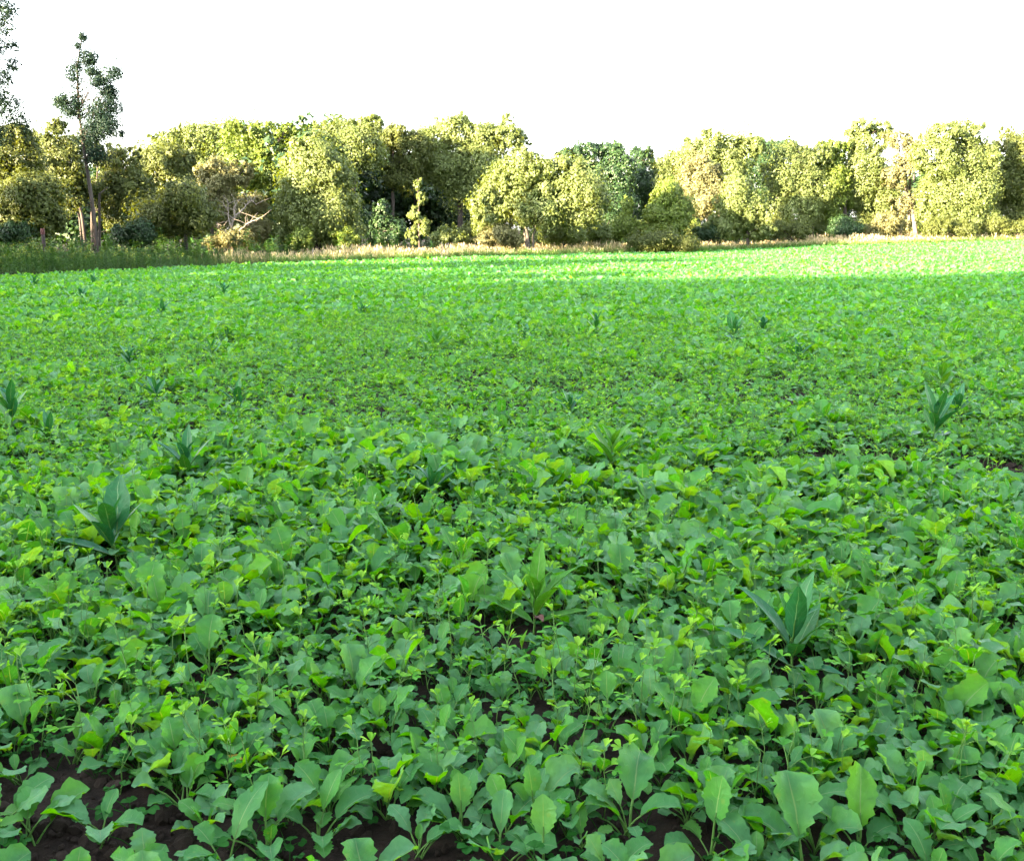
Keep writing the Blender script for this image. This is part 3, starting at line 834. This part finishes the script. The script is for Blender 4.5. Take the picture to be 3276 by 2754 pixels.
# centre left
T('broadleaf_tree', 'soft olive tree left of the tan tree with dead branches', 'tree', 55, [(530, 540, 90, 90), (490, 640, 80, 100), (580, 600, 60, 90), (470, 520, 40, 50)], 13000, .16, 't_olive', 515, .16, seed=9)
T('broadleaf_tree', 'broad crowned tree rising left of the darker domed one', 'tree', 64, [(560, 480, 80, 60), (630, 445, 90, 50), (700, 450, 80, 50), (640, 540, 110, 80)], 12000, .18, 't_light', 630, .2, seed=10)
T('broadleaf_tree', 'bright yellow green domed tree with a dark right edge', 'tree', 60, [(770, 430, 80, 45), (860, 430, 85, 48), (920, 420, 40, 30), (800, 520, 90, 70), (880, 540, 70, 90), (760, 600, 80, 80), (850, 660, 60, 90)], 20000, .18, 't_yellow', 830, .22, seed=11)
T('broadleaf_tree', 'tan leaved small tree behind the dead branches', 'tree', 48, [(700, 580, 65, 70), (690, 660, 85, 60), (775, 560, 40, 40), (640, 700, 50, 50)], 9500, .13, 't_tan', 705, .10, seed=12)
T('broadleaf_tree', 'small brownish tree right of the dead branches', 'tree', 50, [(810, 655, 50, 32), (830, 740, 45, 38)], 3200, .13, 't_tan', 822, .07, seed=13)
T('maple_tree', 'large pale green maple with branches down to the tall grass', 'tree', 50, [(1000, 500, 80, 60), (970, 580, 90, 70), (1050, 570, 90, 80), (940, 660, 75, 70), (1080, 660, 90, 70), (1010, 690, 100, 70), (960, 745, 90, 42), (1085, 745, 80, 48)], 26000, .15, 't_light', 1040, .2, seed=14, clump=.3)
T('broadleaf_tree', 'tall tree whose ragged top stands directly behind the large maple', 'tree', 60, [(1070, 460, 90, 60), (1130, 410, 55, 35), (1190, 395, 40, 25), (1150, 480, 80, 70), (1210, 405, 20, 20)], 14000, .17, 't_light', 1150, .2, seed=15)
T('broadleaf_tree', 'tree with a narrow pale trunk above the left of the dark gap', 'tree', 64, [(1270, 440, 60, 42), (1240, 500, 60, 60), (1320, 490, 55, 70), (1280, 560, 60, 50)], 11000, .17, 't_olive', 1275, .17, seed=16, start=.45)
T('broadleaf_tree', 'broad tall tree crowning the right of the dark gap', 'tree', 66, [(1390, 460, 70, 60), (1470, 425, 75, 52), (1550, 440, 75, 55), (1630, 440, 55, 60), (1420, 540, 90, 60), (1530, 530, 100, 70), (1672, 460, 22, 32), (1500, 600, 90, 60)], 24000, .18, 't_light', 1480, .24, seed=17, start=.4)
for k, (px, cy, ry, Yd) in enumerate([(1165, 620, 80, 70), (1215, 610, 70, 78), (1262, 640, 60, 74), (1390, 640, 70, 80), (1440, 660, 75, 72), (1500, 680, 80, 76), (1330, 600, 60, 84), (880, 690, 80, 66)]):
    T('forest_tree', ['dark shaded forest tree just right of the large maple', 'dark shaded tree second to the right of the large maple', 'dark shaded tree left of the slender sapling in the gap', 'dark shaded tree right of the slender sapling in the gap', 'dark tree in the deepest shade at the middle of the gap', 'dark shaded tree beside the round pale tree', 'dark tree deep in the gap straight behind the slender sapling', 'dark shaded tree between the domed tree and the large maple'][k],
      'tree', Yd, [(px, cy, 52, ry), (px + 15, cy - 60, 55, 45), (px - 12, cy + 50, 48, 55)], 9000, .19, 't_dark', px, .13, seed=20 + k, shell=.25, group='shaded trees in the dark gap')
T('sapling_tree', 'slender sunlit sapling standing alone in front of the dark gap', 'tree', 49, [(1338, 592, 14, 26), (1345, 635, 20, 30), (1332, 690, 26, 30), (1352, 725, 26, 36), (1325, 755, 26, 30)], 3000, .12, 't_light', 1340, .06, seed=30, path_px=[(1342, 800), (1340, 700), (1338, 600), (1337, 572)], shell=.1)
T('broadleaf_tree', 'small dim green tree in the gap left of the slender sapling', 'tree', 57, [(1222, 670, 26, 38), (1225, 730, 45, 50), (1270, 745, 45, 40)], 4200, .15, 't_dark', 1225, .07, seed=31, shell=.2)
T('broadleaf_tree', 'round pale tree with two light stems forking low beside tall grass', 'tree', 52, [(1620, 580, 80, 60), (1700, 540, 90, 55), (1790, 560, 90, 60), (1570, 660, 65, 75), (1660, 650, 90, 70), (1760, 650, 90, 75), (1860, 610, 85, 70), (1900, 650, 55, 55), (1550, 700, 50, 36), (1840, 690, 70, 45)], 30000, .155, 't_light', 1690, .10, bark='pale_bark', path_px=[(1693, 800), (1688, 750), (1680, 715), (1650, 670), (1620, 600)], seed=32, clump=.3,
  extra=[[(1706, 800), (1706, 755), (1716, 715), (1750, 660), (1770, 590)], [(1690, 740), (1672, 710), (1640, 695)]])
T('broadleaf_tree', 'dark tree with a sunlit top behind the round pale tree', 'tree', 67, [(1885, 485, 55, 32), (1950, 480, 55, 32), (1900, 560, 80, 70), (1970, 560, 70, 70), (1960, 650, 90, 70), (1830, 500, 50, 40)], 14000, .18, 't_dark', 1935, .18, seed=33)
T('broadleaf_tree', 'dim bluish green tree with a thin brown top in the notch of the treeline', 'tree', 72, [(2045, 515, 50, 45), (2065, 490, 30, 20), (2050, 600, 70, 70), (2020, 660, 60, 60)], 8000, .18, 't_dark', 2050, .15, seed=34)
# right
T('broadleaf_tree', 'green tree forming the long slope up from the notch', 'tree', 68, [(2180, 530, 70, 50), (2250, 490, 80, 50), (2340, 465, 75, 38), (2400, 470, 50, 38), (2300, 540, 100, 70), (2150, 590, 60, 60)], 18000, .18, 't_light', 2280, .2, seed=35)
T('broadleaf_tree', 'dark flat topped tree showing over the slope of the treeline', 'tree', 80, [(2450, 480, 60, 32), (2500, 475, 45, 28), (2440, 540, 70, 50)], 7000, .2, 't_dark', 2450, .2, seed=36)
T('broadleaf_tree', 'bright bushy tree with foliage to the ground beside the green mound', 'tree', 58, [(2135, 620, 45, 45), (2110, 680, 55, 55), (2170, 680, 55, 60), (2130, 735, 75, 40)], 11000, .15, 't_yellow', 2135, .09, seed=37)
T('broadleaf_tree', 'tan sparse tree behind two bright bushy ones', 'tree', 63, [(2230, 560, 65, 60), (2240, 640, 55, 60), (2280, 600, 60, 60)], 8500, .16, 't_tan', 2245, .11, seed=38)
T('broadleaf_tree', 'bright pointed tree with a dark green lower right side', 'tree', 60, [(2365, 600, 38, 42), (2350, 660, 60, 55), (2400, 690, 55, 60), (2330, 725, 70, 40), (2420, 740, 60, 30)], 12000, .155, 't_light', 2365, .1, seed=39)
T('broadleaf_tree', 'leafy light tree right of the bright pointed one', 'tree', 70, [(2540, 500, 60, 50), (2600, 520, 60, 60), (2520, 580, 75, 60), (2600, 620, 80, 70), (2540, 680, 80, 60), (2480, 560, 40, 50)], 18000, .18, 't_light', 2560, .18, seed=40)
T('broadleaf_tree', 'darker sided tree left of the tall tufted tree', 'tree', 71, [(2660, 490, 50, 40), (2660, 570, 55, 70), (2670, 660, 50, 70)], 9000, .18, 't_yellow', 2660, .15, seed=41)
T('broadleaf_tree', 'tall tufted tree standing above the right treeline beside a pale trunk', 'tree', 72, [(2755, 405, 38, 28), (2730, 430, 30, 24), (2825, 410, 38, 26), (2780, 460, 75, 40), (2760, 540, 80, 65), (2740, 620, 60, 60), (2800, 640, 70, 70)], 17000, .18, 't_light', 2770, .18, seed=42)
T('broadleaf_tree', 'thin leaved tree with a leaning pale trunk', 'tree', 71, [(2870, 450, 50, 40), (2920, 500, 45, 60), (2860, 560, 55, 60), (2880, 650, 60, 55)], 5200, .17, 't_tan', 2925, .17, bark='pale_bark', path_px=[(2935, 745), (2920, 660), (2900, 610), (2888, 540), (2872, 470), (2868, 430)], seed=43, limbs=14, shell=.2,
  extra=[[(2905, 745), (2912, 640), (2912, 560), (2925, 460)]])
T('maple_tree', 'big full maple with deep dark hollows at the far right', 'tree', 69, [(3020, 430, 60, 42), (3080, 430, 60, 45), (2990, 510, 70, 60), (3080, 520, 85, 70), (3150, 520, 50, 70), (3010, 610, 85, 70), (3110, 620, 90, 70), (2990, 690, 70, 50), (3090, 700, 90, 45)], 26000, .175, 't_light', 3060, .24, seed=44, clump=.3)
T('broadleaf_tree', 'pale tree cut off by the right edge of the picture', 'tree', 72, [(3220, 470, 50, 55), (3280, 480, 60, 70), (3220, 580, 60, 70), (3290, 600, 80, 90), (3240, 690, 80, 50)], 15000, .18, 't_olive', 3255, .2, seed=45)
# name the first of the left group properly
for o in bpy.data.objects:
    if o.get('label') == 'x':
        o['label'] = 'olive tree whose crown is cut off by the left edge, under the dark aspen'

# dead branches
def dead_tree():
    Y = 46.5; bx = (745 - CX) / F * Y * 1.02; off = np.array([bx, Y, float(terrain(bx, Y))])
    root = thing('dead_tree', 'pale leafless dead tree with crooked branches by the weedy bank', 'dead tree', tuple(off))
    rg = np.random.default_rng(50)
    def br(pts, r, name, k):
        pp = np.array([at(a, b, Y + dy) - off for a, b, dy in pts])
        if name == 'trunk': pp[0][2] = -.1
        t = np.linspace(0, len(pp) - 1, 3 * len(pp)); i = np.minimum(t.astype(int), len(pp) - 2)
        pp = pp[i] + (pp[i + 1] - pp[i]) * (t - i)[:, None] + rg.normal(0, .015, (len(t), 3))
        g = tube(Geo(), pp, r * np.linspace(1, .25, len(pp)), 6)
        for j in range(7):
            q = pp[rg.integers(len(pp) // 3, len(pp))]
            e = q + np.array([rg.normal(0, .4), rg.normal(0, .3), rg.uniform(.1, .6)])
            tube(g, [q, (q + e) / 2 + rg.normal(0, .05, 3), e], [.018, .012, .006], 4)
        obj(name, g.mesh('dead_' + name, M['weathered']), root)
    br([(742, 800, 0), (740, 730, 0), (752, 690, 0), (748, 660, 0), (765, 640, 0)], .07, 'trunk', 0)
    br([(742, 770, 0), (770, 735, -.3), (800, 710, -.5), (830, 700, -.6)], .05, 'branch', 1)
    br([(741, 760, 0), (705, 735, -.3), (675, 715, -.5), (655, 712, -.5)], .05, 'branch', 2)
    br([(741, 740, 0), (730, 690, .3), (728, 640, .4)], .045, 'branch', 3)
    br([(752, 690, 0), (780, 668, .2), (800, 640, .4), (820, 655, .4)], .04, 'branch', 4)
dead_tree()

# shrubs
def shrub(label, Y, ells, n, mat, base, seed, ls=.12, group=None):
    return tree('shrub', label, 'shrub', Y, ells, n, ls, mat, base, .035, seed=seed, limbs=8, clump=.32, shell=.25, parts=('stem', 'crown'), group=group, start=.1)
shrub('tan bush under the left side of the round pale tree', 50.5, [(1560, 765, 45, 28), (1610, 755, 45, 32), (1650, 770, 30, 22)], 5200, 't_tan', 1590, 60)
shrub('low light bush right of the two forked pale stems', 55, [(1770, 745, 55, 38), (1830, 750, 50, 34)], 4500, 't_light', 1800, 61)
shrub('rounded pale bush between the round pale tree and the upright bright sapling', 56, [(1915, 750, 48, 40), (1900, 720, 35, 35)], 4500, 't_light', 1912, 62)
shrub('upright bright leafy sapling in front of the dark notch', 57, [(2005, 665, 22, 34), (2000, 715, 40, 40), (2040, 740, 40, 34), (1965, 745, 35, 34)], 5600, 't_yellow', 2003, 63)
shrub('wide low green mound of brambles at the edge of the crop', 55, [(2050, 778, 65, 28), (2120, 770, 75, 32), (2190, 780, 60, 24)], 7000, 't_olive', 2120, 64)
shrub('dark rounded bush at the foot of the darker sided tree', 67, [(2690, 725, 42, 34), (2730, 735, 35, 28)], 4200, 't_dark', 2705, 65)
shrub('brownish bush below the leaning pale trunk', 67.5, [(2830, 715, 45, 36), (2880, 725, 45, 28), (2800, 735, 30, 24)], 4600, 't_tan', 2845, 66)
shrub('dark low bush between the bright bushy tree and the bright pointed tree', 60, [(2260, 745, 45, 26), (2300, 740, 40, 30)], 3800, 't_dark', 2280, 67)
shrub('olive bush at the foot of the big far right maple', 67, [(3000, 730, 55, 30), (3080, 735, 60, 26)], 4200, 't_olive', 3035, 68)
shrub('shaded brown green bush at the right edge under the cut off tree', 68, [(3180, 725, 60, 32), (3250, 730, 55, 28)], 4200, 't_olive', 3215, 69)
shrub('dark bush at the left edge behind the weedy bank', 35, [(40, 745, 55, 36), (-30, 750, 60, 40)], 4600, 't_dark', 10, 70, ls=.1)
shrub('pale straw bush around the foot of the dead tree', 46, [(720, 765, 50, 28), (770, 768, 45, 26), (680, 775, 40, 20)], 4200, 't_tan', 730, 71, ls=.09)
shrub('dark green bush below the small tree with the slim pale trunk', 41, [(450, 745, 60, 34), (400, 755, 50, 28)], 4600, 't_dark', 430, 72, ls=.11)
shrub('low bush between the leafy light tree and the bright pointed one', 64, [(2480, 735, 50, 36), (2550, 740, 50, 30)], 4600, 't_olive', 2510, 73)

rgb = np.random.default_rng(77)
for j, px in enumerate([960, 1090, 1420, 1500, 1740, 1850, 2080, 2180, 2230, 2330, 2420, 2590, 2640, 2760, 2940, 3130, 3290]):
    px += rgb.uniform(-15, 15); Y = edge_px(px) + rgb.uniform(7.5, 9.5); cy = float(np.interp(px, [900, 1500, 2000, 2600, 3300], [765, 755, 745, 722, 715]))
    shrub('leafy bush among the others along the foot of the treeline', Y, [(px, cy, rgb.uniform(34, 50), rgb.uniform(26, 42)), (px + rgb.uniform(-40, 40), cy + 12, 40, 24)], 2600, str(rgb.choice(['t_light', 't_yellow', 't_olive', 't_light'])), px, 200 + j, group='bushes along the foot of the treeline')
# ------------------------------------------------------------------ woods nobody could count: behind the treeline, and the wood behind the photographer that shades the field
def wood(name, label, spots, mat, ls, per, seed, shell=.2):
    rg = np.random.default_rng(seed); g = Geo(); tr = Geo()
    for x, y, h, r in spots:
        z = float(terrain(x, y)); c = np.array([x, y, z])
        E = [(c + [rg.normal(0, .2 * r), rg.normal(0, .2 * r), h * .80], np.array([r * .8, r * .8, h * .20])),
             (c + [rg.normal(0, .2 * r), rg.normal(0, .2 * r), h * .58], np.array([r, r, h * .26])),
             (c + [0, 0, h * .30], np.array([r * .9, r * .9, h * .28]))]
        cg, tips = crown_geo(E, per, ls, rg, .34, shell)
        g.join(cg)
        tube(g, [c - [0, 0, .2], c + [.1, 0, h * .4], c + [0, .1, h * .9]], [r * .07, r * .055, r * .02], 6, mat=1)
    o = obj(name, g.mesh(name, [M[mat], M['bark']], smooth_shade=False))
    return tag(o, label, kind='stuff')
rg = np.random.default_rng(90)
sp = []
for px in np.arange(-150, 3500, 70):
    Y = edge_px(px) + rg.uniform(26, 40)
    top = float(np.interp(px, [-150, 400, 700, 1100, 1500, 1750, 2100, 2500, 2900, 3400], [480, 520, 470, 470, 480, 530, 560, 520, 480, 470])) + rg.uniform(-10, 40)
    q = at(px, top, Y); sp.append((q[0], Y, q[2] - float(terrain(q[0], Y)), rg.uniform(2.6, 3.5)))
for px, Yq, h in [(1080, 62, 8.5), (1010, 65, 8.5), (1130, 66, 7.5), (1190, 70, 7.5), (1000, 58, 7)]:  # unseen trees added to cast shade into the dark gap
    sp.append(((px - CX) / F * Yq, Yq, h, 2.6))
wood('back_wood', 'shaded wood behind the front row of trees, with unseen trees added to shade the gap', sp, 't_dark', .42, 800, 91)
SH = []
for row, yy in enumerate([-22, -26, -31]):
    for x in np.arange(-100, 46, 4.2):
        SH.append((x + rg.normal(0, .8) + row * 2, yy + rg.normal(0, .8), rg.uniform(19.9, 20.5), rg.uniform(3.4, 4.2)))
wood('wood_behind', 'wood behind the field whose shadow covers the crop', SH, 't_dark', 1.15, 640, 92, shell=.05)
SH = [(-31, 16.8, 11.2, 2.1), (-33.4, 15.1, 11.0, 2.1), (-31, 14.6, 10.6, 2.1), (-33.6, 13.0, 10.6, 2.1), (-35.5, 13.6, 10.6, 2.1), (-34, 18, 7.6, 2.6), (-37, 20.5, 8.2, 2.8), (-40, 22.5, 8.4, 2.8), (-43, 25, 8.5, 3), (-46, 27.5, 8.2, 3), (-35, 22, 7.5, 2.6), (-39, 26, 7.6, 2.6), (-43, 30, 7.6, 2.6)]
wood('hedgerow_wood', 'hedgerow carrying on from the weedy bank outside the picture', SH, 't_olive', .40, 1500, 93, shell=.05)

# ------------------------------------------------------------------ weeds and grass along the field
def weed_geo(rg, h, bloom):
    g = Geo()
    n = 6; p = np.stack([np.cumsum(rg.normal(0, .02, n)), np.cumsum(rg.normal(0, .02, n)), np.linspace(-.03, h, n)], -1)
    tube(g, p, np.linspace(.006, .003, n), 3, mat=0)
    for j in range(34):
        s = rg.uniform(.15, 1); q = s * (n - 1); i = min(int(q), n - 2); b = p[i] + (p[i + 1] - p[i]) * (q - i)
        a = rg.uniform(0, 6.28); up = rg.uniform(-.2, .8); L = rg.uniform(.09, .17) * (1.2 - .5 * s); w = L * .22
        dv = np.array([math.cos(a) * math.cos(up), math.sin(a) * math.cos(up), math.sin(up)]); sd = np.array([-math.sin(a), math.cos(a), 0])
        m = b + dv * L * .5; e = b + dv * L - np.array([0, 0, .03])
        g.add([b, m + sd * w, e, m - sd * w], f4=[[0, 1, 2, 3]], tint=float(np.clip(rg.normal(.45, .2), 0, 1)))
    if bloom:
        for j in range(16):
            b = p[-1] + np.array([rg.normal(0, .05), rg.normal(0, .05), rg.uniform(-.12, .12)]); r = rg.uniform(.02, .035)
            d = rg.normal(size=3); d /= np.linalg.norm(d); a = np.cross(d, [0.3, .4, .8]); a /= np.linalg.norm(a); c = np.cross(d, a)
            g.add([b - a * r, b + c * r, b + a * r, b - c * r], f4=[[0, 1, 2, 3]], tint=rg.uniform(.2, .9), mat=1)
    return g
WEEDS = [weed_geo(np.random.default_rng(900 + k), 1.0, k >= 6).mesh('weed_kind', [M['weed'], M['goldenrod']], smooth_shade=False) for k in range(9)]

def strip(px0, px1, d0, d1, dens, rg):
    out = []
    step = .5
    for px in np.arange(px0, px1, 6.0):
        e = edge_px(px); wpx = 6.0 / F * e
        k = rg.poisson(dens * wpx * (d1 - d0))
        yy = e + rg.uniform(d0, d1, k); xx = (px + rg.uniform(0, 6, k) - CX) / F * yy
        out.append(np.column_stack([xx, yy]))
    return np.concatenate(out)
rg = np.random.default_rng(95)
p = strip(-500, 905, .2, 7.5, 26, rg); n = len(p)
dd = p[:, 1] - np.array([edge_px(a / b * F + CX) for a, b in p])
hh = (.55 + .55 * smooth(0, 2.5, dd)) * rg.uniform(.75, 1.12, n) * (.8 + .4 * noise2(p[:, 0], p[:, 1], 8, 2.2))
hh *= .72 - .44 * smooth(-17, -8, p[:, 0])
hh *= rg.lognormal(0, .12, n)
pick = np.where((noise2(p[:, 0], p[:, 1], 9, 3.0) > .5) & (dd > 1.5), rg.integers(4, 9, n), rg.integers(0, 6, n))
scatter('bank_weeds', 'dark green bank of tall weeds with yellowing tops', WEEDS, np.column_stack([p, terrain(*p.T)]), np.column_stack([rg.normal(0, .1, n), rg.normal(0, .1, n), rg.uniform(0, 6.28, n)]), hh, pick)

def grass_tuft(rg, nb, h, spread, wid, head):
    g = Geo()
    for j in range(nb):
        b = np.array([rg.normal(0, spread), rg.normal(0, spread), -.02]); a = rg.uniform(0, 6.28); L = h * rg.uniform(.6, 1.05); lean = rg.uniform(.05, .35)
        sd = np.array([-math.sin(a), math.cos(a), 0]) * wid
        o = np.array([math.cos(a), math.sin(a), 0])
        q = [b, b + o * lean * L * .25 + [0, 0, L * .55], b + o * lean * L + [0, 0, L * .95]]
        t = rg.uniform(0, 1)
        g.add([q[0] - sd, q[0] + sd, q[1] + sd * .8, q[1] - sd * .8, q[2]], f4=[[0, 1, 2, 3]], f3=[[3, 2, 4]], tint=t)
        if rg.random() < head:
            e = q[2]; k = wid * 2.2; r2 = np.array([0, 0, .11 * h]); s2 = sd / wid * k
            g.add([e - r2, e + s2, e + r2, e - s2], f4=[[0, 1, 2, 3]], tint=t, mat=1)
    return g
GRASS = [grass_tuft(np.random.default_rng(950 + k), 26, 1.0, .10, .008, .35).mesh('grass_kind', [M['grass'], M['seed']], smooth_shade=False) for k in range(6)]
GREEN = [grass_tuft(np.random.default_rng(970 + k), 22, 1.0, .09, .012, .05).mesh('green_grass_kind', [M['green_grass'], M['seed']], smooth_shade=False) for k in range(6)]
p = np.concatenate([strip(880, 3700, .8, 6.5, 13, rg), strip(700, 900, 2.5, 7.0, 6, rg)]); n = len(p)
hh = rg.uniform(.40, .85, n) * (.5 + .6 * noise2(p[:, 0], p[:, 1], 4, 2.5))
scatter('tall_grass', 'straw coloured tall grass with seed heads between crop and trees', GRASS, np.column_stack([p, terrain(*p.T)]), np.column_stack([rg.normal(0, .08, n), rg.normal(0, .08, n), rg.uniform(0, 6.28, n)]), hh, rg.integers(0, 6, n))
p = np.concatenate([strip(880, 3700, -.3, 1.2, 26, rg), strip(1500, 3700, .5, 2.5, 10, rg)]); n = len(p)
hh = rg.uniform(.3, .6, n)
scatter('green_grass', 'fresh green grass along the far edge of the crop', GREEN, np.column_stack([p, terrain(*p.T)]), np.column_stack([rg.normal(0, .1, n), rg.normal(0, .1, n), rg.uniform(0, 6.28, n)]), hh, rg.integers(0, 6, n))
p = strip(-300, 3700, 7.0, 26, 1.6, rg); n = len(p)
scatter('undergrowth', 'leafy undergrowth on the floor of the wood', WEEDS[:6], np.column_stack([p, terrain(*p.T)]), np.column_stack([rg.normal(0, .12, n), rg.normal(0, .12, n), rg.uniform(0, 6.28, n)]), np.column_stack([rg.uniform(1.4, 2.4, n)] * 2 + [rg.uniform(.7, 1.5, n)]), rg.integers(0, 6, n))

# ------------------------------------------------------------------ posts
def post(name, label, px, top, Y, r, mat, cap=None, group=None, sides=8, lean=0.0):
    bx = (px - CX) / F * Y * 1.02; z = float(terrain(bx, Y)); h = at(px, top, Y)[2] - z
    root = thing(name, label, 'post' if r > .03 else 'stake', (bx, Y, z), 0, group)
    g = tube(Geo(), [[0, 0, -.2], [lean * .3, 0, h * .3], [lean * .7, 0, h * .7], [lean, 0, h - r * .4], [lean, 0, h]], [r, r, r * .97, r * .95, r * .7], sides)
    obj('shaft', g.mesh(name, M[mat], smooth_shade=False), root)
    if cap:
        g = tube(Geo(), [[lean, 0, h - .18], [lean, 0, h - .02], [lean, 0, h + .02]], [r * 1.12, r * 1.12, r * .8], sides)
        obj('cap', g.mesh(name + '_cap', M[cap]), root)
    return root
post('fence_post', 'short dark post with a dull red top behind the weedy bank', 195, 733, 33.5, .06, 'dark_wood', 'red_cap')
post('marker_post', 'short grey post in the straw grass in front of the large maple', 1023, 797, 41.2, .028, 'weathered')
for px, tp, dy, lb in [(1419, 776, 0, 'thin grey stake, leftmost of four beside the crop'), (1424, 781, .5, 'thin grey stake, second from the left of four beside the crop'), (1434, 779, .1, 'thin grey stake, third from the left of four beside the crop'), (1440, 777, .55, 'thin grey stake, rightmost of four beside the crop')]:
    post('wooden_stake', lb, px, tp, 45.0 + dy, .022, 'weathered', group='stakes in the straw grass', sides=6, lean=.02)

# ------------------------------------------------------------------ milkweed shoots
MILK_LEAVES = {}
for kind in ('milk', 'milk_pale'):
    L = []
    for k in range(9):
        rg = np.random.default_rng(1200 + k)
        blade = rg.uniform(.13, .19)
        g = bent_leaf(rg, blade, blade * rg.uniform(.27, .38), .008, R([68, 48, 18][k % 3] + rg.uniform(-8, 8)), R(rg.uniform(5, 35)), cup=rg.uniform(.15, .5), ruffle=.03, teeth=0.0, lobes=0, nt=9, power=rg.uniform(.85, 1.0), tip=.75,
                      tint=float(np.clip(rg.normal(.45, .25), 0, 1)), pet_r=.002)
        L.append(g.mesh('milkweed_leaf', [M[kind], M['stalk']]))
    MILK_LEAVES[kind] = L
for k, (px, by, ty, kind, lb) in enumerate(MILK):
    rg = np.random.default_rng(1300 + k)
    x, y = on_plane(px, by, .14); z = float(terrain(x, y))
    x, y = on_plane(px, by, z + .14)
    h = float(at(px, ty, y)[2] - z) + .03
    root = thing('milkweed_plant', lb, 'weed', (x, y, z), rg.uniform(0, 6.28), 'milkweed shoots in the crop')
    hs = max(h - .13, .15)
    n = 6; sp_ = np.stack([np.cumsum(rg.normal(0, .004, n)), np.cumsum(rg.normal(0, .004, n)), np.linspace(-.02, hs, n)], -1)
    obj('stem', tube(Geo(), sp_, np.linspace(.0055, .003, n), 5).mesh('milkweed_stem', M['stalk']), root)
    sc = np.clip(h / .25, .9, 1.4) * (1.12 if k == 0 else 1)
    broad = k in (2, 15)
    nl = 5 if k != 5 else 6
    for j in range(nl):                      # opposite pairs, each turned a quarter against the last
        zz = hs * (1 - .16 * j) - .005
        if zz < .05: break
        for s in (0, 1):
            idx = int(rg.integers(0, 3)) * 3 + (0 if j < 2 else (1 if j < 4 else 2))
            if j == 0: idx = int(rg.integers(0, 3)) * 3
            o = obj('leaf', MILK_LEAVES[kind][idx], root, (sp_[-1][0], sp_[-1][1], zz), (0, 0, j * math.pi / 2 + s * math.pi + rg.normal(0, .3)), sc * (.62 if j == 0 else rg.uniform(.85, 1.1)))
    if broad:
        o = obj('leaf', MILK_LEAVES[kind][0], root, (0, 0, hs * .8), (0, 0, -root.rotation_euler.z + math.pi / 2), (sc * 1.1, sc * 1.9, sc * 1.1))
    if k == 22:
        obj('withered_leaf', bent_leaf(np.random.default_rng(5), .07, .03, .01, R(40), R(60), .5, .2, .05, 0, nt=6).mesh('withered_leaf', [M['withered'], M['withered']]), root, (0, 0, .08), (0, 0, -root.rotation_euler.z - 1.2))

# ------------------------------------------------------------------ the nearest plants, one by one
def hero_leaf(pl, rg, idx, az, sz):
    obj('leaf', CROP_LEAF_ME[idx], pl, (rg.normal(0, .006), rg.normal(0, .006), -.004), (0, 0, az), sz)
for q, (px, py, lb, lv) in enumerate(HAND):
    rg = np.random.default_rng(4000 + q)
    x, y = HAND_XY[q]
    pl = thing('radish_plant', lb, 'plant', (x, y, float(zg(np.array([[x, y]]))[0])), 0, 'radish plants standing out in the near crop')
    for up, az, sz in lv:
        hero_leaf(pl, rg, int(rg.integers(0, 12)) * 3 + up, R(az), sz * .70)
    for j in range(5):
        hero_leaf(pl, rg, int(rg.integers(0, 12)) * 3 + 1 + j % 2, rg.uniform(0, 6.28), rg.uniform(.5, .8))
ROWS = [(2420, 'standing along the bottom edge'), (2120, 'standing behind the first rows of plants'), (-9e9, 'standing at the back of the near crop')]
COLS = [(819, 'in the left quarter'), (1638, 'left of the middle'), (2457, 'right of the middle'), (9e9, 'in the right quarter')]
def pixel(x, y, z):
    c, sn = math.cos(PITCH), math.sin(PITCH)
    fwd = y * c - (z - EYE) * sn; up = y * sn + (z - EYE) * c
    return CX + F * x / fwd, CY - F * up / fwd
def zone(x, y):
    px, py = pixel(x, y, .05)
    return next(r for lim, r in ROWS if py > lim) + ' ' + next(c for lim, c in COLS if px < lim)
zc = zg(P[hero])
for q, i in enumerate(hero):
    rg = np.random.default_rng(5000 + q)
    x, y = P[i]; zn = zone(x, y)
    pl = thing('radish_plant', 'broad leaved radish plant ' + zn, 'plant', (x, y, zc[q]), 0, 'radish plants ' + zn, float(S[i]))
    pl.rotation_euler = (rg.normal(0, .08), rg.normal(0, .08), rg.uniform(0, 6.28))
    for idx, az, sz in plant_layout(rg, int(rg.integers(5, 9))):
        hero_leaf(pl, rg, idx, az, sz)
zc = zg(CP[chero])
for q, i in enumerate(chero):
    rg = np.random.default_rng(7000 + q)
    x, y = CP[i]
    zn = zone(x, y)
    pl = thing('clover_plant', 'thin pale clover seedling ' + zn, 'plant', (x, y, zc[q]), 0, 'clover seedlings ' + zn, float(CS[i]))
    pl.rotation_euler = (rg.normal(0, .12), rg.normal(0, .12), rg.uniform(0, 6.28))
    si, lay = clover_layout(rg)
    obj('stem', CLOVER_STEM_ME[si], pl)
    for idx, pos, az, sz in lay:
        obj('leaf', CLOVER_LEAF_ME[idx], pl, pos, (0, 0, az), sz)

# a yellowed leaf lying low between the plants
x, y = on_plane(695, 2435, .06)
rg = np.random.default_rng(3)
o = obj('yellow_leaf', bent_leaf(rg, .06, .04, .01, R(25), R(50), .4, .15, .06, 0, nt=8).mesh('yellow_leaf', [M['yellow'], M['yellow']]), None, (x, y, .045), (0, 0, .4))
tag(o, 'yellowed fallen leaf lying low between plants near the bare soil', 'leaf')
